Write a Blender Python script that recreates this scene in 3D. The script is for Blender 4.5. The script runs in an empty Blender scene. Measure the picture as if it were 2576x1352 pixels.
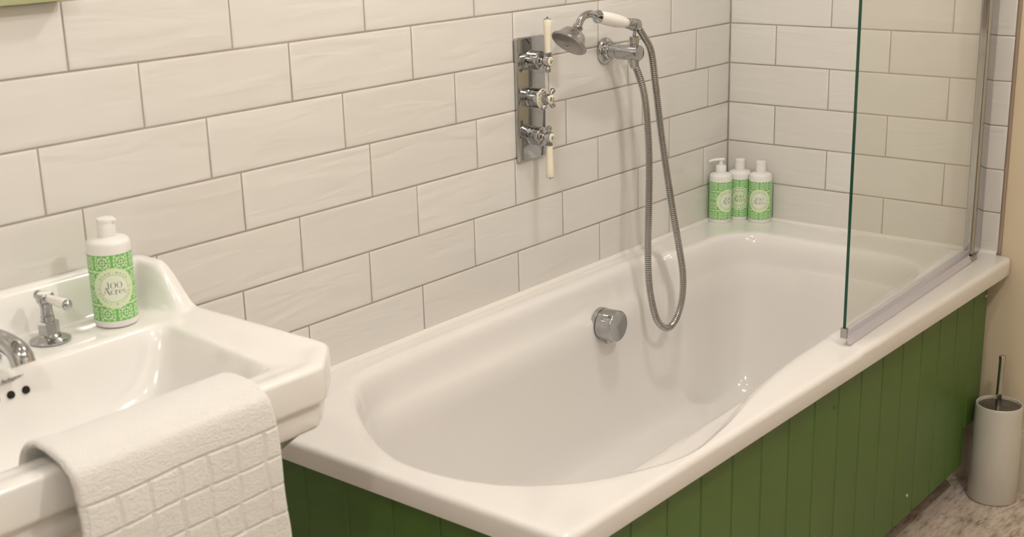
import bpy, bmesh, math, random
import numpy as np
from mathutils import Vector, Matrix

# ------------------------------------------------------------------ camera, world, lights
SC = bpy.context.scene
COL = SC.collection
rnd = random.Random(7)

cam_d = bpy.data.cameras.new('camera')
cam = bpy.data.objects.new('camera', cam_d); COL.objects.link(cam)
RX = Vector((0.63157335, -0.77490094, -0.02536989))
RD = Vector((-0.23275333, -0.15828689, -0.95956821))
RF = Vector((0.73955459, 0.61194264, -0.28033055))
CAM = Vector((-2.94914346, -1.68926661, 1.4162183))
m = Matrix((( RX.x, -RD.x, -RF.x, CAM.x), (RX.y, -RD.y, -RF.y, CAM.y), (RX.z, -RD.z, -RF.z, CAM.z), (0, 0, 0, 1)))
cam.matrix_world = m
cam_d.sensor_width = 36.0
cam_d.lens = 3233.43 / 2576 * 36
cam_d.clip_start = 0.02
cam_d.dof.use_dof = True
cam_d.dof.focus_distance = 2.9
cam_d.dof.aperture_fstop = 8.0
SC.camera = cam

w = bpy.data.worlds.new('world'); SC.world = w; w.use_nodes = True
w.node_tree.nodes['Background'].inputs[0].default_value = (1.0, 0.9, 0.78, 1)
w.node_tree.nodes['Background'].inputs[1].default_value = 0.02
SC.view_settings.view_transform = 'Standard'
SC.view_settings.look = 'None'
SC.view_settings.exposure = 0.06
SC.view_settings.gamma = 1.0
SC.view_settings.use_curve_mapping = False

CEIL = 2.40
LAMPS = [(-1.00, -0.62), (-2.20, -0.64), (-1.50, -1.75), (-2.30, -1.75), (-3.20, -1.30)]
LPOW = [21.0, 2.5, 31.0, 3.5, 19.5]
LCOL = (1.0, 0.955, 0.92)

# ------------------------------------------------------------------ materials
def mat(name, base=(0.8, 0.8, 0.8), rough=0.5, metal=0.0, bump=None, coat=0.0, var=None, spec=None, trans=0.0):
    M = bpy.data.materials.new(name); M.use_nodes = True
    nt = M.node_tree; b = nt.nodes['Principled BSDF']
    b.inputs['Base Color'].default_value = (*base, 1)
    b.inputs['Roughness'].default_value = rough
    b.inputs['Metallic'].default_value = metal
    b.inputs['Coat Weight'].default_value = coat
    if coat: b.inputs['Coat Roughness'].default_value = 0.05
    if spec is not None: b.inputs['Specular IOR Level'].default_value = spec
    if trans: b.inputs['Transmission Weight'].default_value = trans
    tc = nt.nodes.new('ShaderNodeTexCoord')
    if bump:       # (scale, strength, distance, stretch)
        mp = nt.nodes.new('ShaderNodeMapping'); mp.inputs['Scale'].default_value = bump[3]
        nz = nt.nodes.new('ShaderNodeTexNoise'); nz.inputs['Scale'].default_value = bump[0]; nz.inputs['Detail'].default_value = 3
        bp = nt.nodes.new('ShaderNodeBump'); bp.inputs['Strength'].default_value = bump[1]; bp.inputs['Distance'].default_value = bump[2]
        nt.links.new(tc.outputs['Object'], mp.inputs['Vector']); nt.links.new(mp.outputs[0], nz.inputs['Vector'])
        nt.links.new(nz.outputs['Fac'], bp.inputs['Height']); nt.links.new(bp.outputs[0], b.inputs['Normal'])
    if var:        # (scale, other colour, lo, hi)
        nz = nt.nodes.new('ShaderNodeTexNoise'); nz.inputs['Scale'].default_value = var[0]; nz.inputs['Detail'].default_value = 5
        rp = nt.nodes.new('ShaderNodeMapRange'); rp.inputs[1].default_value = var[2]; rp.inputs[2].default_value = var[3]
        mx = nt.nodes.new('ShaderNodeMix'); mx.data_type = 'RGBA'
        mx.inputs[6].default_value = (*base, 1); mx.inputs[7].default_value = (*var[1], 1)
        nt.links.new(tc.outputs['Object'], nz.inputs['Vector']); nt.links.new(nz.outputs['Fac'], rp.inputs[0])
        nt.links.new(rp.outputs[0], mx.inputs[0]); nt.links.new(mx.outputs[2], b.inputs['Base Color'])
    return M

M_TILE = mat('glazed_tile', (0.72, 0.695, 0.65), 0.16)
def tile_nodes():
    nt = M_TILE.node_tree; b = nt.nodes['Principled BSDF']
    tc = nt.nodes.new('ShaderNodeTexCoord'); oi = nt.nodes.new('ShaderNodeObjectInfo')
    mp = nt.nodes.new('ShaderNodeMapping'); mp.vector_type = 'POINT'
    mp.inputs['Scale'].default_value = (5.0, 5.0, 26.0); mp.inputs['Rotation'].default_value = (0, math.radians(14), 0)
    ad = nt.nodes.new('ShaderNodeVectorMath'); ad.operation = 'ADD'
    ml = nt.nodes.new('ShaderNodeMath'); ml.operation = 'MULTIPLY'; ml.inputs[1].default_value = 37.0
    nt.links.new(oi.outputs['Random'], ml.inputs[0]); nt.links.new(ml.outputs[0], ad.inputs[1])
    nt.links.new(tc.outputs['Object'], ad.inputs[0]); nt.links.new(ad.outputs[0], mp.inputs['Vector'])
    nz = nt.nodes.new('ShaderNodeTexNoise'); nz.inputs['Scale'].default_value = 1.0; nz.inputs['Detail'].default_value = 2.2
    nz.inputs['Distortion'].default_value = 0.6
    nt.links.new(mp.outputs[0], nz.inputs['Vector'])
    bp = nt.nodes.new('ShaderNodeBump'); bp.inputs['Strength'].default_value = 0.5; bp.inputs['Distance'].default_value = 0.006
    nt.links.new(nz.outputs['Fac'], bp.inputs['Height']); nt.links.new(bp.outputs[0], b.inputs['Normal'])
    mx = nt.nodes.new('ShaderNodeMix'); mx.data_type = 'RGBA'
    mx.inputs[6].default_value = (0.71, 0.68, 0.635, 1); mx.inputs[7].default_value = (0.745, 0.72, 0.675, 1)
    nt.links.new(oi.outputs['Random'], mx.inputs[0]); nt.links.new(mx.outputs[2], b.inputs['Base Color'])
tile_nodes()
M_GROUT = mat('taupe_grout', (0.35, 0.295, 0.25), 0.85, bump=(300, 0.3, 0.001, (1, 1, 1)), var=(14, (0.42, 0.365, 0.315), 0.35, 0.65))
M_BATH = mat('bath_acrylic', (0.80, 0.77, 0.735), 0.10, coat=0.3)
M_CERAM = mat('basin_ceramic', (0.86, 0.84, 0.80), 0.07, coat=0.5)
M_SEAL = mat('silicone', (0.80, 0.76, 0.70), 0.3)
M_GREEN = mat('green_paint', (0.055, 0.125, 0.013), 0.38, bump=(60, 0.12, 0.002, (1, 1, 0.15)), var=(9, (0.064, 0.133, 0.017), 0.35, 0.65))
M_CHROME = mat('chrome', (0.47, 0.475, 0.48), 0.07, 1.0)
M_BCHROME = mat('brushed_chrome', (0.42, 0.415, 0.41), 0.16, 1.0)
M_DCHROME = mat('dull_chrome', (0.42, 0.41, 0.40), 0.25, 1.0)
M_HOSE = mat('hose_steel', (0.50, 0.49, 0.47), 0.22, 1.0)
M_CREAM = mat('cream_ceramic', (0.84, 0.78, 0.62), 0.15, coat=0.3)
M_WCER = mat('white_lever_ceramic', (0.88, 0.85, 0.80), 0.12, coat=0.3)
M_BLACK = mat('black_print', (0.02, 0.018, 0.018), 0.5)
M_PLASTIC = mat('white_plastic', (0.84, 0.82, 0.78), 0.32)
M_CLEARP = mat('milky_plastic', (0.80, 0.78, 0.74), 0.25)
M_WALLP = mat('cream_wall_paint', (0.70, 0.59, 0.41), 0.75, bump=(90, 0.1, 0.002, (1, 1, 1)), var=(4, (0.67, 0.565, 0.395), 0.3, 0.7))
M_CEILP = mat('ceiling_paint', (0.84, 0.82, 0.77), 0.85)
M_WHITEW = mat('pale_wall_paint', (0.78, 0.75, 0.68), 0.8)
M_SKIRT = mat('skirting_paint', (0.66, 0.60, 0.46), 0.4)
M_TRIM = mat('tile_trim_metal', (0.42, 0.34, 0.27), 0.4, 0.5)
M_SAGE = mat('sage_paint', (0.42, 0.43, 0.24), 0.45)
M_MIRROR = mat('mirror_glass', (0.85, 0.86, 0.85), 0.02, 1.0)
M_DARKWOOD = mat('dark_door', (0.06, 0.04, 0.028), 0.45)
M_SILVERB = mat('silver_lid', (0.20, 0.185, 0.165), 0.3, 0.9)
M_BRUSHC = mat('holder_ceramic', (0.62, 0.585, 0.51), 0.28, coat=0.15)
M_VINYLSEAL = mat('vinyl_seal', (0.54, 0.525, 0.58), 0.18, coat=0.3)
M_DARKHOLE = mat('dark_void', (0.01, 0.006, 0.006), 0.9)
M_STEEL = mat('polished_profile', (0.52, 0.51, 0.49), 0.07, 1.0)
M_GREY = mat('grey_print', (0.12, 0.11, 0.10), 0.5)
M_LAMPB = mat('lamp_bezel', (0.7, 0.7, 0.7), 0.3, 1.0)

# terry towelling
M_TOWEL = mat('terry_cotton', (0.77, 0.75, 0.71), 0.95)
def towel_nodes():
    nt = M_TOWEL.node_tree; b = nt.nodes['Principled BSDF']
    b.inputs['Sheen Weight'].default_value = 0.35; b.inputs['Sheen Roughness'].default_value = 0.5
    tc = nt.nodes.new('ShaderNodeTexCoord')
    mp = nt.nodes.new('ShaderNodeMapping'); mp.inputs['Scale'].default_value = (0.45, 1, 1)
    nz = nt.nodes.new('ShaderNodeTexNoise'); nz.inputs['Scale'].default_value = 520; nz.inputs['Detail'].default_value = 2
    n2 = nt.nodes.new('ShaderNodeTexNoise'); n2.inputs['Scale'].default_value = 260; n2.inputs['Detail'].default_value = 2
    ad = nt.nodes.new('ShaderNodeMath'); ad.operation = 'ADD'
    bp = nt.nodes.new('ShaderNodeBump'); bp.inputs['Strength'].default_value = 0.7; bp.inputs['Distance'].default_value = 0.0014
    nt.links.new(tc.outputs['Object'], mp.inputs[0]); nt.links.new(mp.outputs[0], nz.inputs['Vector']); nt.links.new(mp.outputs[0], n2.inputs['Vector'])
    nt.links.new(nz.outputs['Fac'], ad.inputs[0]); nt.links.new(n2.outputs['Fac'], ad.inputs[1])
    nt.links.new(ad.outputs[0], bp.inputs['Height']); nt.links.new(bp.outputs[0], b.inputs['Normal'])
towel_nodes()

# mottled floor boards
M_FLOOR = mat('mottled_vinyl_floor', (0.36, 0.30, 0.24), 0.5)
def floor_nodes():
    nt = M_FLOOR.node_tree; b = nt.nodes['Principled BSDF']
    tc = nt.nodes.new('ShaderNodeTexCoord')
    mp = nt.nodes.new('ShaderNodeMapping'); mp.inputs['Scale'].default_value = (1.0, 3.2, 1.0)
    nt.links.new(tc.outputs['Object'], mp.inputs[0])
    n1 = nt.nodes.new('ShaderNodeTexNoise'); n1.inputs['Scale'].default_value = 16; n1.inputs['Detail'].default_value = 8; n1.inputs['Roughness'].default_value = 0.72
    n2 = nt.nodes.new('ShaderNodeTexNoise'); n2.inputs['Scale'].default_value = 5; n2.inputs['Detail'].default_value = 4
    for n in (n1, n2): nt.links.new(mp.outputs[0], n.inputs['Vector'])
    r1 = nt.nodes.new('ShaderNodeValToRGB')
    r1.color_ramp.elements[0].position = 0.36; r1.color_ramp.elements[0].color = (0.27, 0.195, 0.14, 1)
    r1.color_ramp.elements[1].position = 0.60; r1.color_ramp.elements[1].color = (0.74, 0.65, 0.55, 1)
    e = r1.color_ramp.elements.new(0.47); e.color = (0.58, 0.48, 0.39, 1)
    nt.links.new(n1.outputs['Fac'], r1.inputs[0])
    mx = nt.nodes.new('ShaderNodeMix'); mx.data_type = 'RGBA'; mx.blend_type = 'MULTIPLY'; mx.inputs[0].default_value = 0.5
    r2 = nt.nodes.new('ShaderNodeMapRange'); r2.inputs[1].default_value = 0.3; r2.inputs[2].default_value = 0.7; r2.inputs[3].default_value = 0.7; r2.inputs[4].default_value = 1.15
    nt.links.new(n2.outputs['Fac'], r2.inputs[0])
    nt.links.new(r1.outputs[0], mx.inputs[6]); nt.links.new(r2.outputs[0], mx.inputs[7])
    nt.links.new(mx.outputs[2], b.inputs['Base Color'])
    bp = nt.nodes.new('ShaderNodeBump'); bp.inputs['Strength'].default_value = 0.25; bp.inputs['Distance'].default_value = 0.002
    nt.links.new(n1.outputs['Fac'], bp.inputs['Height']); nt.links.new(bp.outputs[0], b.inputs['Normal'])
floor_nodes()

# screen glass: thin sheet, slightly green, mirror-like only as Fresnel asks
M_GLASS = bpy.data.materials.new('toughened_glass'); M_GLASS.use_nodes = True
def glass_nodes():
    nt = M_GLASS.node_tree; nt.nodes.clear()
    out = nt.nodes.new('ShaderNodeOutputMaterial'); mx = nt.nodes.new('ShaderNodeMixShader')
    tr = nt.nodes.new('ShaderNodeBsdfTransparent'); tr.inputs[0].default_value = (0.935, 0.947, 0.93, 1)
    gl = nt.nodes.new('ShaderNodeBsdfGlossy'); gl.inputs['Roughness'].default_value = 0.01; gl.inputs[0].default_value = (1, 1, 1, 1)
    lw = nt.nodes.new('ShaderNodeLayerWeight'); lw.inputs[0].default_value = 0.5
    pw = nt.nodes.new('ShaderNodeMath'); pw.operation = 'POWER'; pw.inputs[1].default_value = 5.0
    fr = nt.nodes.new('ShaderNodeMath'); fr.operation = 'MULTIPLY_ADD'; fr.inputs[1].default_value = 0.96; fr.inputs[2].default_value = 0.04
    nt.links.new(lw.outputs['Facing'], pw.inputs[0]); nt.links.new(pw.outputs[0], fr.inputs[0])
    nt.links.new(fr.outputs[0], mx.inputs[0]); nt.links.new(tr.outputs[0], mx.inputs[1]); nt.links.new(gl.outputs[0], mx.inputs[2])
    nt.links.new(mx.outputs[0], out.inputs[0])
glass_nodes()
M_GLASSEDGE = mat('glass_edge_green', (0.008, 0.06, 0.032), 0.12)

def vc_mat(name, rough=0.35):
    M = mat(name, (1, 1, 1), rough); nt = M.node_tree
    a = nt.nodes.new('ShaderNodeVertexColor'); a.layer_name = 'print'
    nt.links.new(a.outputs[0], nt.nodes['Principled BSDF'].inputs['Base Color'])
    return M
M_LABEL = vc_mat('printed_label')

# ------------------------------------------------------------------ mesh helpers
def link(name, me, m_, parent=None, sharp=None):
    o = bpy.data.objects.new(name, me); COL.objects.link(o)
    for q in (m_ if isinstance(m_, (list, tuple)) else [m_]): me.materials.append(q)
    if parent is not None: o.parent = parent
    if sharp is not None:
        me.shade_smooth(); me.set_sharp_from_angle(angle=math.radians(sharp))
    return o

class MB:
    def __init__(s): s.v = []; s.f = []; s.mi = []
    def add(s, vs, fs, mi=0):
        n = len(s.v); s.v += [tuple(v) for v in vs]; s.f += [tuple(i + n for i in f) for f in fs]; s.mi += [mi] * len(fs)
        return s
    def box(s, x0, x1, y0, y1, z0, z1, mi=0):
        vs = [(x, y, z) for x in (x0, x1) for y in (y0, y1) for z in (z0, z1)]
        fs = [(0, 1, 3, 2), (4, 6, 7, 5), (0, 4, 5, 1), (2, 3, 7, 6), (0, 2, 6, 4), (1, 5, 7, 3)]
        return s.add(vs, fs, mi)
    def rings(s, rings, cap0=True, cap1=True, closed=True, mi=0):
        n = len(rings[0]); vs = [p for r in rings for p in r]; fs = []
        for i in range(len(rings) - 1):
            for j in range(n if closed else n - 1):
                k = (j + 1) % n
                fs.append((i * n + j, i * n + k, (i + 1) * n + k, (i + 1) * n + j))
        if cap0: fs.append(tuple(reversed(range(n))))
        if cap1: fs.append(tuple((len(rings) - 1) * n + j for j in range(n)))
        return s.add(vs, fs, mi)
    def lathe(s, o, axis, prof, n=32, mi=0, cap0=True, cap1=True):
        o = Vector(o); a = Vector(axis).normalized()
        u = a.orthogonal().normalized(); v = a.cross(u)
        rs = []
        for r, h in prof:
            rs.append([o + a * h + (u * math.cos(t) + v * math.sin(t)) * max(r, 1e-5) for t in [2 * math.pi * j / n for j in range(n)]])
        return s.rings(rs, cap0, cap1, mi=mi)
    def cyl(s, p0, p1, r0, r1=None, n=24, mi=0):
        p0 = Vector(p0); p1 = Vector(p1); r1 = r0 if r1 is None else r1
        return s.lathe(p0, p1 - p0, [(r0, 0), (r1, (p1 - p0).length)], n, mi)
    def tube(s, pts, rad, n=16, mi=0):
        P = [Vector(p) for p in pts]; R = rad if isinstance(rad, (list, tuple)) else [rad] * len(P)
        T = [(P[min(i + 1, len(P) - 1)] - P[max(i - 1, 0)]).normalized() for i in range(len(P))]
        u = T[0].orthogonal().normalized(); rs = []
        for i in range(len(P)):
            u = (u - T[i] * u.dot(T[i])).normalized(); v = T[i].cross(u)
            rs.append([P[i] + (u * math.cos(a) + v * math.sin(a)) * R[i] for a in [2 * math.pi * j / n for j in range(n)]])
        return s.rings(rs, mi=mi)
    def sphere(s, c, r, n=16, mi=0, sc=(1, 1, 1)):
        prof = [(r * math.sin(math.pi * i / n), -r * math.cos(math.pi * i / n)) for i in range(n + 1)]
        q = MB().lathe((0, 0, 0), (0, 0, 1), prof, n * 2)
        return s.add([(c[0] + v[0] * sc[0], c[1] + v[1] * sc[1], c[2] + v[2] * sc[2]) for v in q.v], q.f, mi)
    def build(s, name, m_, parent=None, sharp=None, bevel=None, origin=None):
        me = bpy.data.meshes.new(name)
        o0 = Vector(origin) if origin is not None else Vector((0, 0, 0))
        me.from_pydata([tuple(Vector(v) - o0) for v in s.v], [], s.f)
        me.polygons.foreach_set('material_index', s.mi)
        me.update()
        bm = bmesh.new(); bm.from_mesh(me)
        bmesh.ops.remove_doubles(bm, verts=bm.verts, dist=1e-7)
        bmesh.ops.recalc_face_normals(bm, faces=bm.faces)
        if bevel: bmesh.ops.bevel(bm, geom=[e for e in bm.edges if e.is_manifold and e.calc_face_angle(0) > 0.5], offset=bevel[0], segments=bevel[1], profile=0.5, affect='EDGES')
        bm.to_mesh(me); bm.free()
        o = link(name, me, m_, parent, sharp)
        if origin is not None: o.location = o0
        return o

def catmull(pts, per):
    P = [Vector(p) for p in pts]; out = []
    for i in range(len(P) - 1):
        a = P[max(i - 1, 0)]; b = P[i]; c = P[i + 1]; d = P[min(i + 2, len(P) - 1)]
        for k in range(per):
            t = k / per
            out.append(0.5 * ((2 * b) + (c - a) * t + (2 * a - 5 * b + 4 * c - d) * t * t + (3 * b - a - 3 * c + d) * t ** 3))
    out.append(P[-1]); return out

def empty(name, loc, label, cat, group=None, rz=0):
    o = bpy.data.objects.new(name, None); COL.objects.link(o); o.location = loc; o.rotation_euler = (0, 0, rz)
    o.empty_display_size = 0.05
    o['label'] = label; o['category'] = cat
    if group: o['group'] = group
    return o
def tag(o, label, cat, group=None):
    o['label'] = label; o['category'] = cat
    if group: o['group'] = group
    return o
def struct(o, label=None):
    o['kind'] = 'structure'
    if label: o['label'] = label
    return o
def adopt(root, objs):
    """put world-space part meshes under an Empty without moving them"""
    for o in objs:
        o.parent = root
        o.matrix_parent_inverse = root.matrix_basis.inverted() if False else Matrix.Translation(-Vector(root.location))

def ray(u, v):
    return (RX * ((u - 1288) / 3233.43) + RD * ((v - 676) / 3233.43) + RF)
def at_y(u, v, y):
    d = ray(u, v); return CAM + d * ((y - CAM.y) / d.y)

# ------------------------------------------------------------------ the room shell
ZR = 0.575                                    # bath rim height
floor = struct(MB().box(-4.0, 0.02, -2.75, 0.02, -0.05, 0.0).build('floor', M_FLOOR), 'mottled grey brown vinyl floor')
ceiling = struct(MB().box(-4.0, 0.06, -2.75, 0.06, CEIL, CEIL + 0.05).build('ceiling', M_CEILP), 'pale ceiling')
wall_left = struct(MB().box(-4.0, 0.06, 0.0016, 0.06, 0.0, CEIL).build('wall_left', M_GROUT), 'long wall of white brick bond tiles with taupe grout')
wr = MB().box(0.008, 0.06, -2.75, 0.06, 0.0, CEIL)
wall_right = struct(wr.build('wall_right', M_WALLP), 'end wall, tiled over the bath and cream painted beyond')
bed = MB().box(0.0016, 0.0082, -0.7226, 0.0024, ZR - 0.02, CEIL).build('grout', M_GROUT, wall_right)
wall_front = struct(MB().box(-4.0, 0.02, -2.80, -2.75, 0.0, CEIL).build('wall_front', M_WHITEW), 'pale painted wall facing the bath')
wall_back = struct(MB().box(-4.05, -4.0, -2.75, 0.06, 0.0, CEIL).build('wall_back', M_WHITEW), 'pale painted wall behind the camera')
door = MB().box(-1.75, -0.95, -2.752, -2.71, 0.0, 2.02)  # unseen dark door, added to give the chrome dark bands to reflect
for (a, b_) in ((-1.66, -1.39), (-1.31, -1.04)):
    for (c, d) in ((0.2, 0.95), (1.1, 1.9)): door.box(a, b_, -2.712, -2.70, c, d)
door = struct(door.build('added_door_1', M_DARKWOOD, bevel=(0.004, 1)), 'unseen dark door added in the wall facing the bath to darken chrome reflections')
MB().cyl((-1.02, -2.715, 1.0), (-1.02, -2.66, 1.0), 0.012).cyl((-1.02, -2.66, 1.0), (-1.13, -2.66, 1.0), 0.010).build('door_handle', M_CHROME, door, sharp=40)
door2 = MB().box(-4.002, -3.96, -2.6, -1.8, 0.0, 2.02)  # second unseen door, added where the chrome reflections look
for (a, b_) in ((-2.51, -2.24), (-2.16, -1.89)):
    for (c, d) in ((0.2, 0.95), (1.1, 1.9)): door2.box(-3.962, -3.95, a, b_, c, d)
struct(door2.build('added_door_2', M_DARKWOOD, bevel=(0.004, 1)), 'unseen dark door added behind the camera to darken chrome reflections')

# tiles ------------------------------------------------------------
RP = 0.10164; G = 0.0032
def zl(l): return (4 - l) * RP + 0.675
TM = {}
def tile_mesh(wd, ht, ax):
    key = (round(wd, 4), round(ht, 4), ax)
    if key in TM: return TM[key]
    b = 0.0018; d = 0.0045
    def P(x, z, y): return (x, y, z) if ax == 'y' else (y, x, z)
    x0, x1, z0, z1 = -wd / 2, wd / 2, -ht / 2, ht / 2
    sg = -1 if ax == 'y' else -1
    vs = [];
    for (ins, dep) in ((0, d), (0, 0.0011), (0.0012, 0.00045), (0.0040, 0.00012), (0.0095, 0.0)):
        for (x, z) in ((x0 + ins, z0 + ins), (x1 - ins, z0 + ins), (x1 - ins, z1 - ins), (x0 + ins, z1 - ins)):
            vs.append(P(x, z, dep))
    fs = []
    for i in range(4):
        for j in range(4):
            k = (j + 1) % 4; fs.append((i * 4 + j, i * 4 + k, (i + 1) * 4 + k, (i + 1) * 4 + j))
    fs.append((16, 17, 18, 19))
    me = bpy.data.meshes.new('tile'); me.from_pydata(vs, [], fs); me.update()
    bm = bmesh.new(); bm.from_mesh(me); bmesh.ops.recalc_face_normals(bm, faces=bm.faces)
    # open back: make sure the face looks into the room
    bm.faces.ensure_lookup_table(); f = max(bm.faces, key=lambda q: q.calc_area()); nn = f.normal
    if (nn.y if ax == 'y' else nn.x) > 0: bmesh.ops.reverse_faces(bm, faces=bm.faces)
    bm.to_mesh(me); bm.free()
    me.materials.append(M_TILE); me.shade_smooth(); me.set_sharp_from_angle(angle=math.radians(55))
    TM[key] = me; return me
ROWS = {-5: -0.12, -4: -0.28, -3: -0.12, -2: -0.28, -1: -0.0985, 0: -0.281, 1: -0.1637, 2: -0.1035, 3: -0.285, 4: -0.1205, 5: -0.2815}
PX = 0.30128
for r in range(-5, 11):
    lo_z, hi_z = (zl(r), zl(r - 1))
    if r > 5: lo_z, hi_z = zl(r), zl(r - 1)
    j0 = ROWS.get(r, -0.12 if r % 2 == 0 else -0.27)
    joints = [0.0 + G / 2 - 0.0012] + [j0 - n * PX for n in range(13)]
    for a, b_ in zip(joints[1:], joints[:-1]):
        x0, x1 = max(a, -3.4) + G / 2, b_ - G / 2
        if r > 5: x1 = min(x1, -1.705)
        z0 = lo_z + G / 2; z1 = hi_z - G / 2
        if r == 5: z0 = ZR + 0.003 if x0 > -1.72 else z0
        if z0 < 0.004: z0 = 0.004
        if x1 - x0 < 0.01 or z1 - z0 < 0.01: continue
        o = bpy.data.objects.new('tile', tile_mesh(x1 - x0, z1 - z0, 'y')); COL.objects.link(o); o.parent = wall_left
        o.location = ((x0 + x1) / 2, rnd.uniform(-0.0002, 0.0002), (z0 + z1) / 2)
        o.rotation_euler = (rnd.gauss(0, 0.0012), 0, rnd.gauss(0, 0.0007))
EOFF = {0: -0.2795, 1: -0.1315, 2: -0.2795, 3: -0.1345, 4: -0.2820, 5: -0.1360}
for r in range(-5, 6):
    j0 = EOFF.get(r, -0.2795 if r % 2 == 0 else -0.133)
    joints = [-0.0005] + [j0 - n * 0.3015 for n in range(4)]
    for a, b_ in zip(joints[1:], joints[:-1]):
        y0, y1 = max(a + G / 2, -0.7226), b_ - G / 2
        z0 = zl(r) + G / 2; z1 = zl(r - 1) - G / 2
        if r == 5: z0 = ZR + 0.004
        if y1 - y0 < 0.01: continue
        o = bpy.data.objects.new('tile', tile_mesh(y1 - y0, z1 - z0, 'x')); COL.objects.link(o); o.parent = wall_right
        o.location = (rnd.uniform(-0.0002, 0.0002), (y0 + y1) / 2, (z0 + z1) / 2)
        o.rotation_euler = (0, rnd.gauss(0, 0.0008), rnd.gauss(0, 0.001))
MB().box(-0.0008, 0.008, -0.7308, -0.7230, ZR - 0.001, CEIL).build('trim_1', M_TRIM, bevel=(0.0015, 2), sharp=40)
struct(bpy.data.objects['trim_1'], 'brown metal strip closing the tiled edge of the end wall')
# skirting on the end wall, beyond and behind the bath front
sk = MB()
prof = [(0.008, 0.0), (-0.010, 0.0), (-0.010, 0.132), (-0.007, 0.142), (-0.003, 0.146), (-0.003, 0.152), (0.002, 0.157), (0.008, 0.157)]
sk.rings([[(x, y, z) for x, z in prof] for y in (-2.75, -0.62)])
struct(sk.build('baseboard_right', M_SKIRT, sharp=40), 'cream moulded skirting board on the end wall')

# ------------------------------------------------------------------ outlines by half planes
def outline(t, planes, c, p, off=0.0):
    ux, uy = math.cos(t), math.sin(t); s = 0.0
    for nx, ny, d in planes:
        q = (nx * ux + ny * uy) / (d - off)
        if q > 0: s += q ** p
    r = s ** (-1.0 / p)
    return (c[0] + ux * r, c[1] + uy * r)
def planes_from(c, lst):
    # each ((nx,ny),(px,py)) through a point -> distance from centre
    out = []
    for (nx, ny), (px_, py_) in lst:
        l = math.hypot(nx, ny); nx /= l; ny /= l
        out.append((nx, ny, nx * (px_ - c[0]) + ny * (py_ - c[1])))
    return out

# ------------------------------------------------------------------ BATH
BC = (-0.85, -0.38)
bath = empty('bathtub', (BC[0], BC[1], 0.0), 'long white bathtub with flat rim set in the tiled corner', 'bathtub')
bouter = planes_from(BC, [((0, 1), (0, -0.0015)), ((1, 0), (-0.0012, 0)), ((-1, 0), (-1.7035, 0)), ((-0.0125, -1), (-0.85, -0.7515))])
inner_pts = [(-1.42, -0.062), (-1.30, -0.050), (-1.1, -0.046), (-0.9, -0.045), (-0.65, -0.046), (-0.53, -0.048), (-0.465, -0.058), (-0.435, -0.080), (-0.405, -0.103), (-0.33, -0.113), (-0.24, -0.118),
             (-0.18, -0.137), (-0.150, -0.175), (-0.141, -0.24), (-0.141, -0.38), (-0.146, -0.50), (-0.165, -0.575), (-0.21, -0.622), (-0.29, -0.642), (-0.39, -0.646), (-0.55, -0.652), (-0.70, -0.657), (-0.87, -0.660),
             (-1.0, -0.670), (-1.107, -0.686), (-1.224, -0.710), (-1.325, -0.7245), (-1.39, -0.720), (-1.4416, -0.703), (-1.5231, -0.6640), (-1.585, -0.610), (-1.627, -0.545), (-1.651, -0.457), (-1.650, -0.37), (-1.620, -0.285), (-1.567, -0.196), (-1.50, -0.112)]
ip = catmull([Vector((*q, 0)) for q in (inner_pts[-2:] + inner_pts + inner_pts[:2])], 8)
def psi(x, y): return math.atan2((y - BC[1]) / 0.34, (x - BC[0]) / 0.75)
tab = sorted(((psi(q.x, q.y), q.x, q.y) for q in ip[14:-14]), key=lambda a: a[0])
ta = np.array([a[0] for a in tab]); tx = np.array([a[1] for a in tab]); ty = np.array([a[2] for a in tab])
ta = np.concatenate([ta - 2 * math.pi, ta, ta + 2 * math.pi]); tx = np.tile(tx, 3); ty = np.tile(ty, 3)
def inner(ps): return (float(np.interp(ps, ta, tx)), float(np.interp(ps, ta, ty)))
NB = 360
PS = [2 * math.pi * (i + 0.5) / NB - math.pi for i in range(NB)]
# refine towards corners: add corner directions of the rectangle
for cx_, cy_ in ((-0.0012, -0.0015), (-1.7035, -0.0015), (-0.0012, -0.741), (-1.7035, -0.762)):
    a0 = psi(cx_, cy_)
    PS += [a0 + k * 0.0035 for k in range(-6, 7)]
PS = sorted(PS)
def b_out(ps, off, p=90):
    t = math.atan2(0.34 * math.sin(ps), 0.75 * math.cos(ps))
    return outline(t, bouter, BC, p, off)
def sst(a, b, x):
    t = min(1, max(0, (x - a) / (b - a))); return t * t * (3 - 2 * t)
def stepz(x, y):
    xs = -0.385 + (y + 0.0) * (0.40 / 0.74) * 1.0      # the rim is a touch higher at the shower end
    return (0.0022 + 0.0028 * sst(-0.35, -0.10, y)) * sst(xs - 0.003, xs + 0.003, x)
def lowinner(ps):                                      # contour below the arm rest
    x, y = inner(ps)
    y2 = max(y, -0.622) if y < -0.3 else min(y, -0.062)
    return x, y + (y2 - y)
def floorc(ps):
    c, s = math.cos(ps), math.sin(ps); e = 0.45
    fx = math.copysign(abs(c) ** e, c); fy = math.copysign(abs(s) ** e, s)
    x = -0.70 + (0.46 if fx > 0 else 0.52) * fx; y = -0.358 + 0.205 * fy
    return x, y
rings = []
def ring(fn): rings.append([fn(ps) for ps in PS])
def orow(off, z, step=True):
    def f(ps):
        x, y = b_out(ps, off); return (x, y, z + (stepz(x, y) if step else 0))
    ring(f)
orow(0.012, ZR - 0.036, False); orow(0.0015, ZR - 0.0385, False); orow(0.0, ZR - 0.035, False)
for k in range(0, 7):
    a = math.pi / 2 * k / 6; rr = 0.011
    orow(rr * (1 - math.cos(a)), ZR - rr + rr * math.sin(a))
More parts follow.
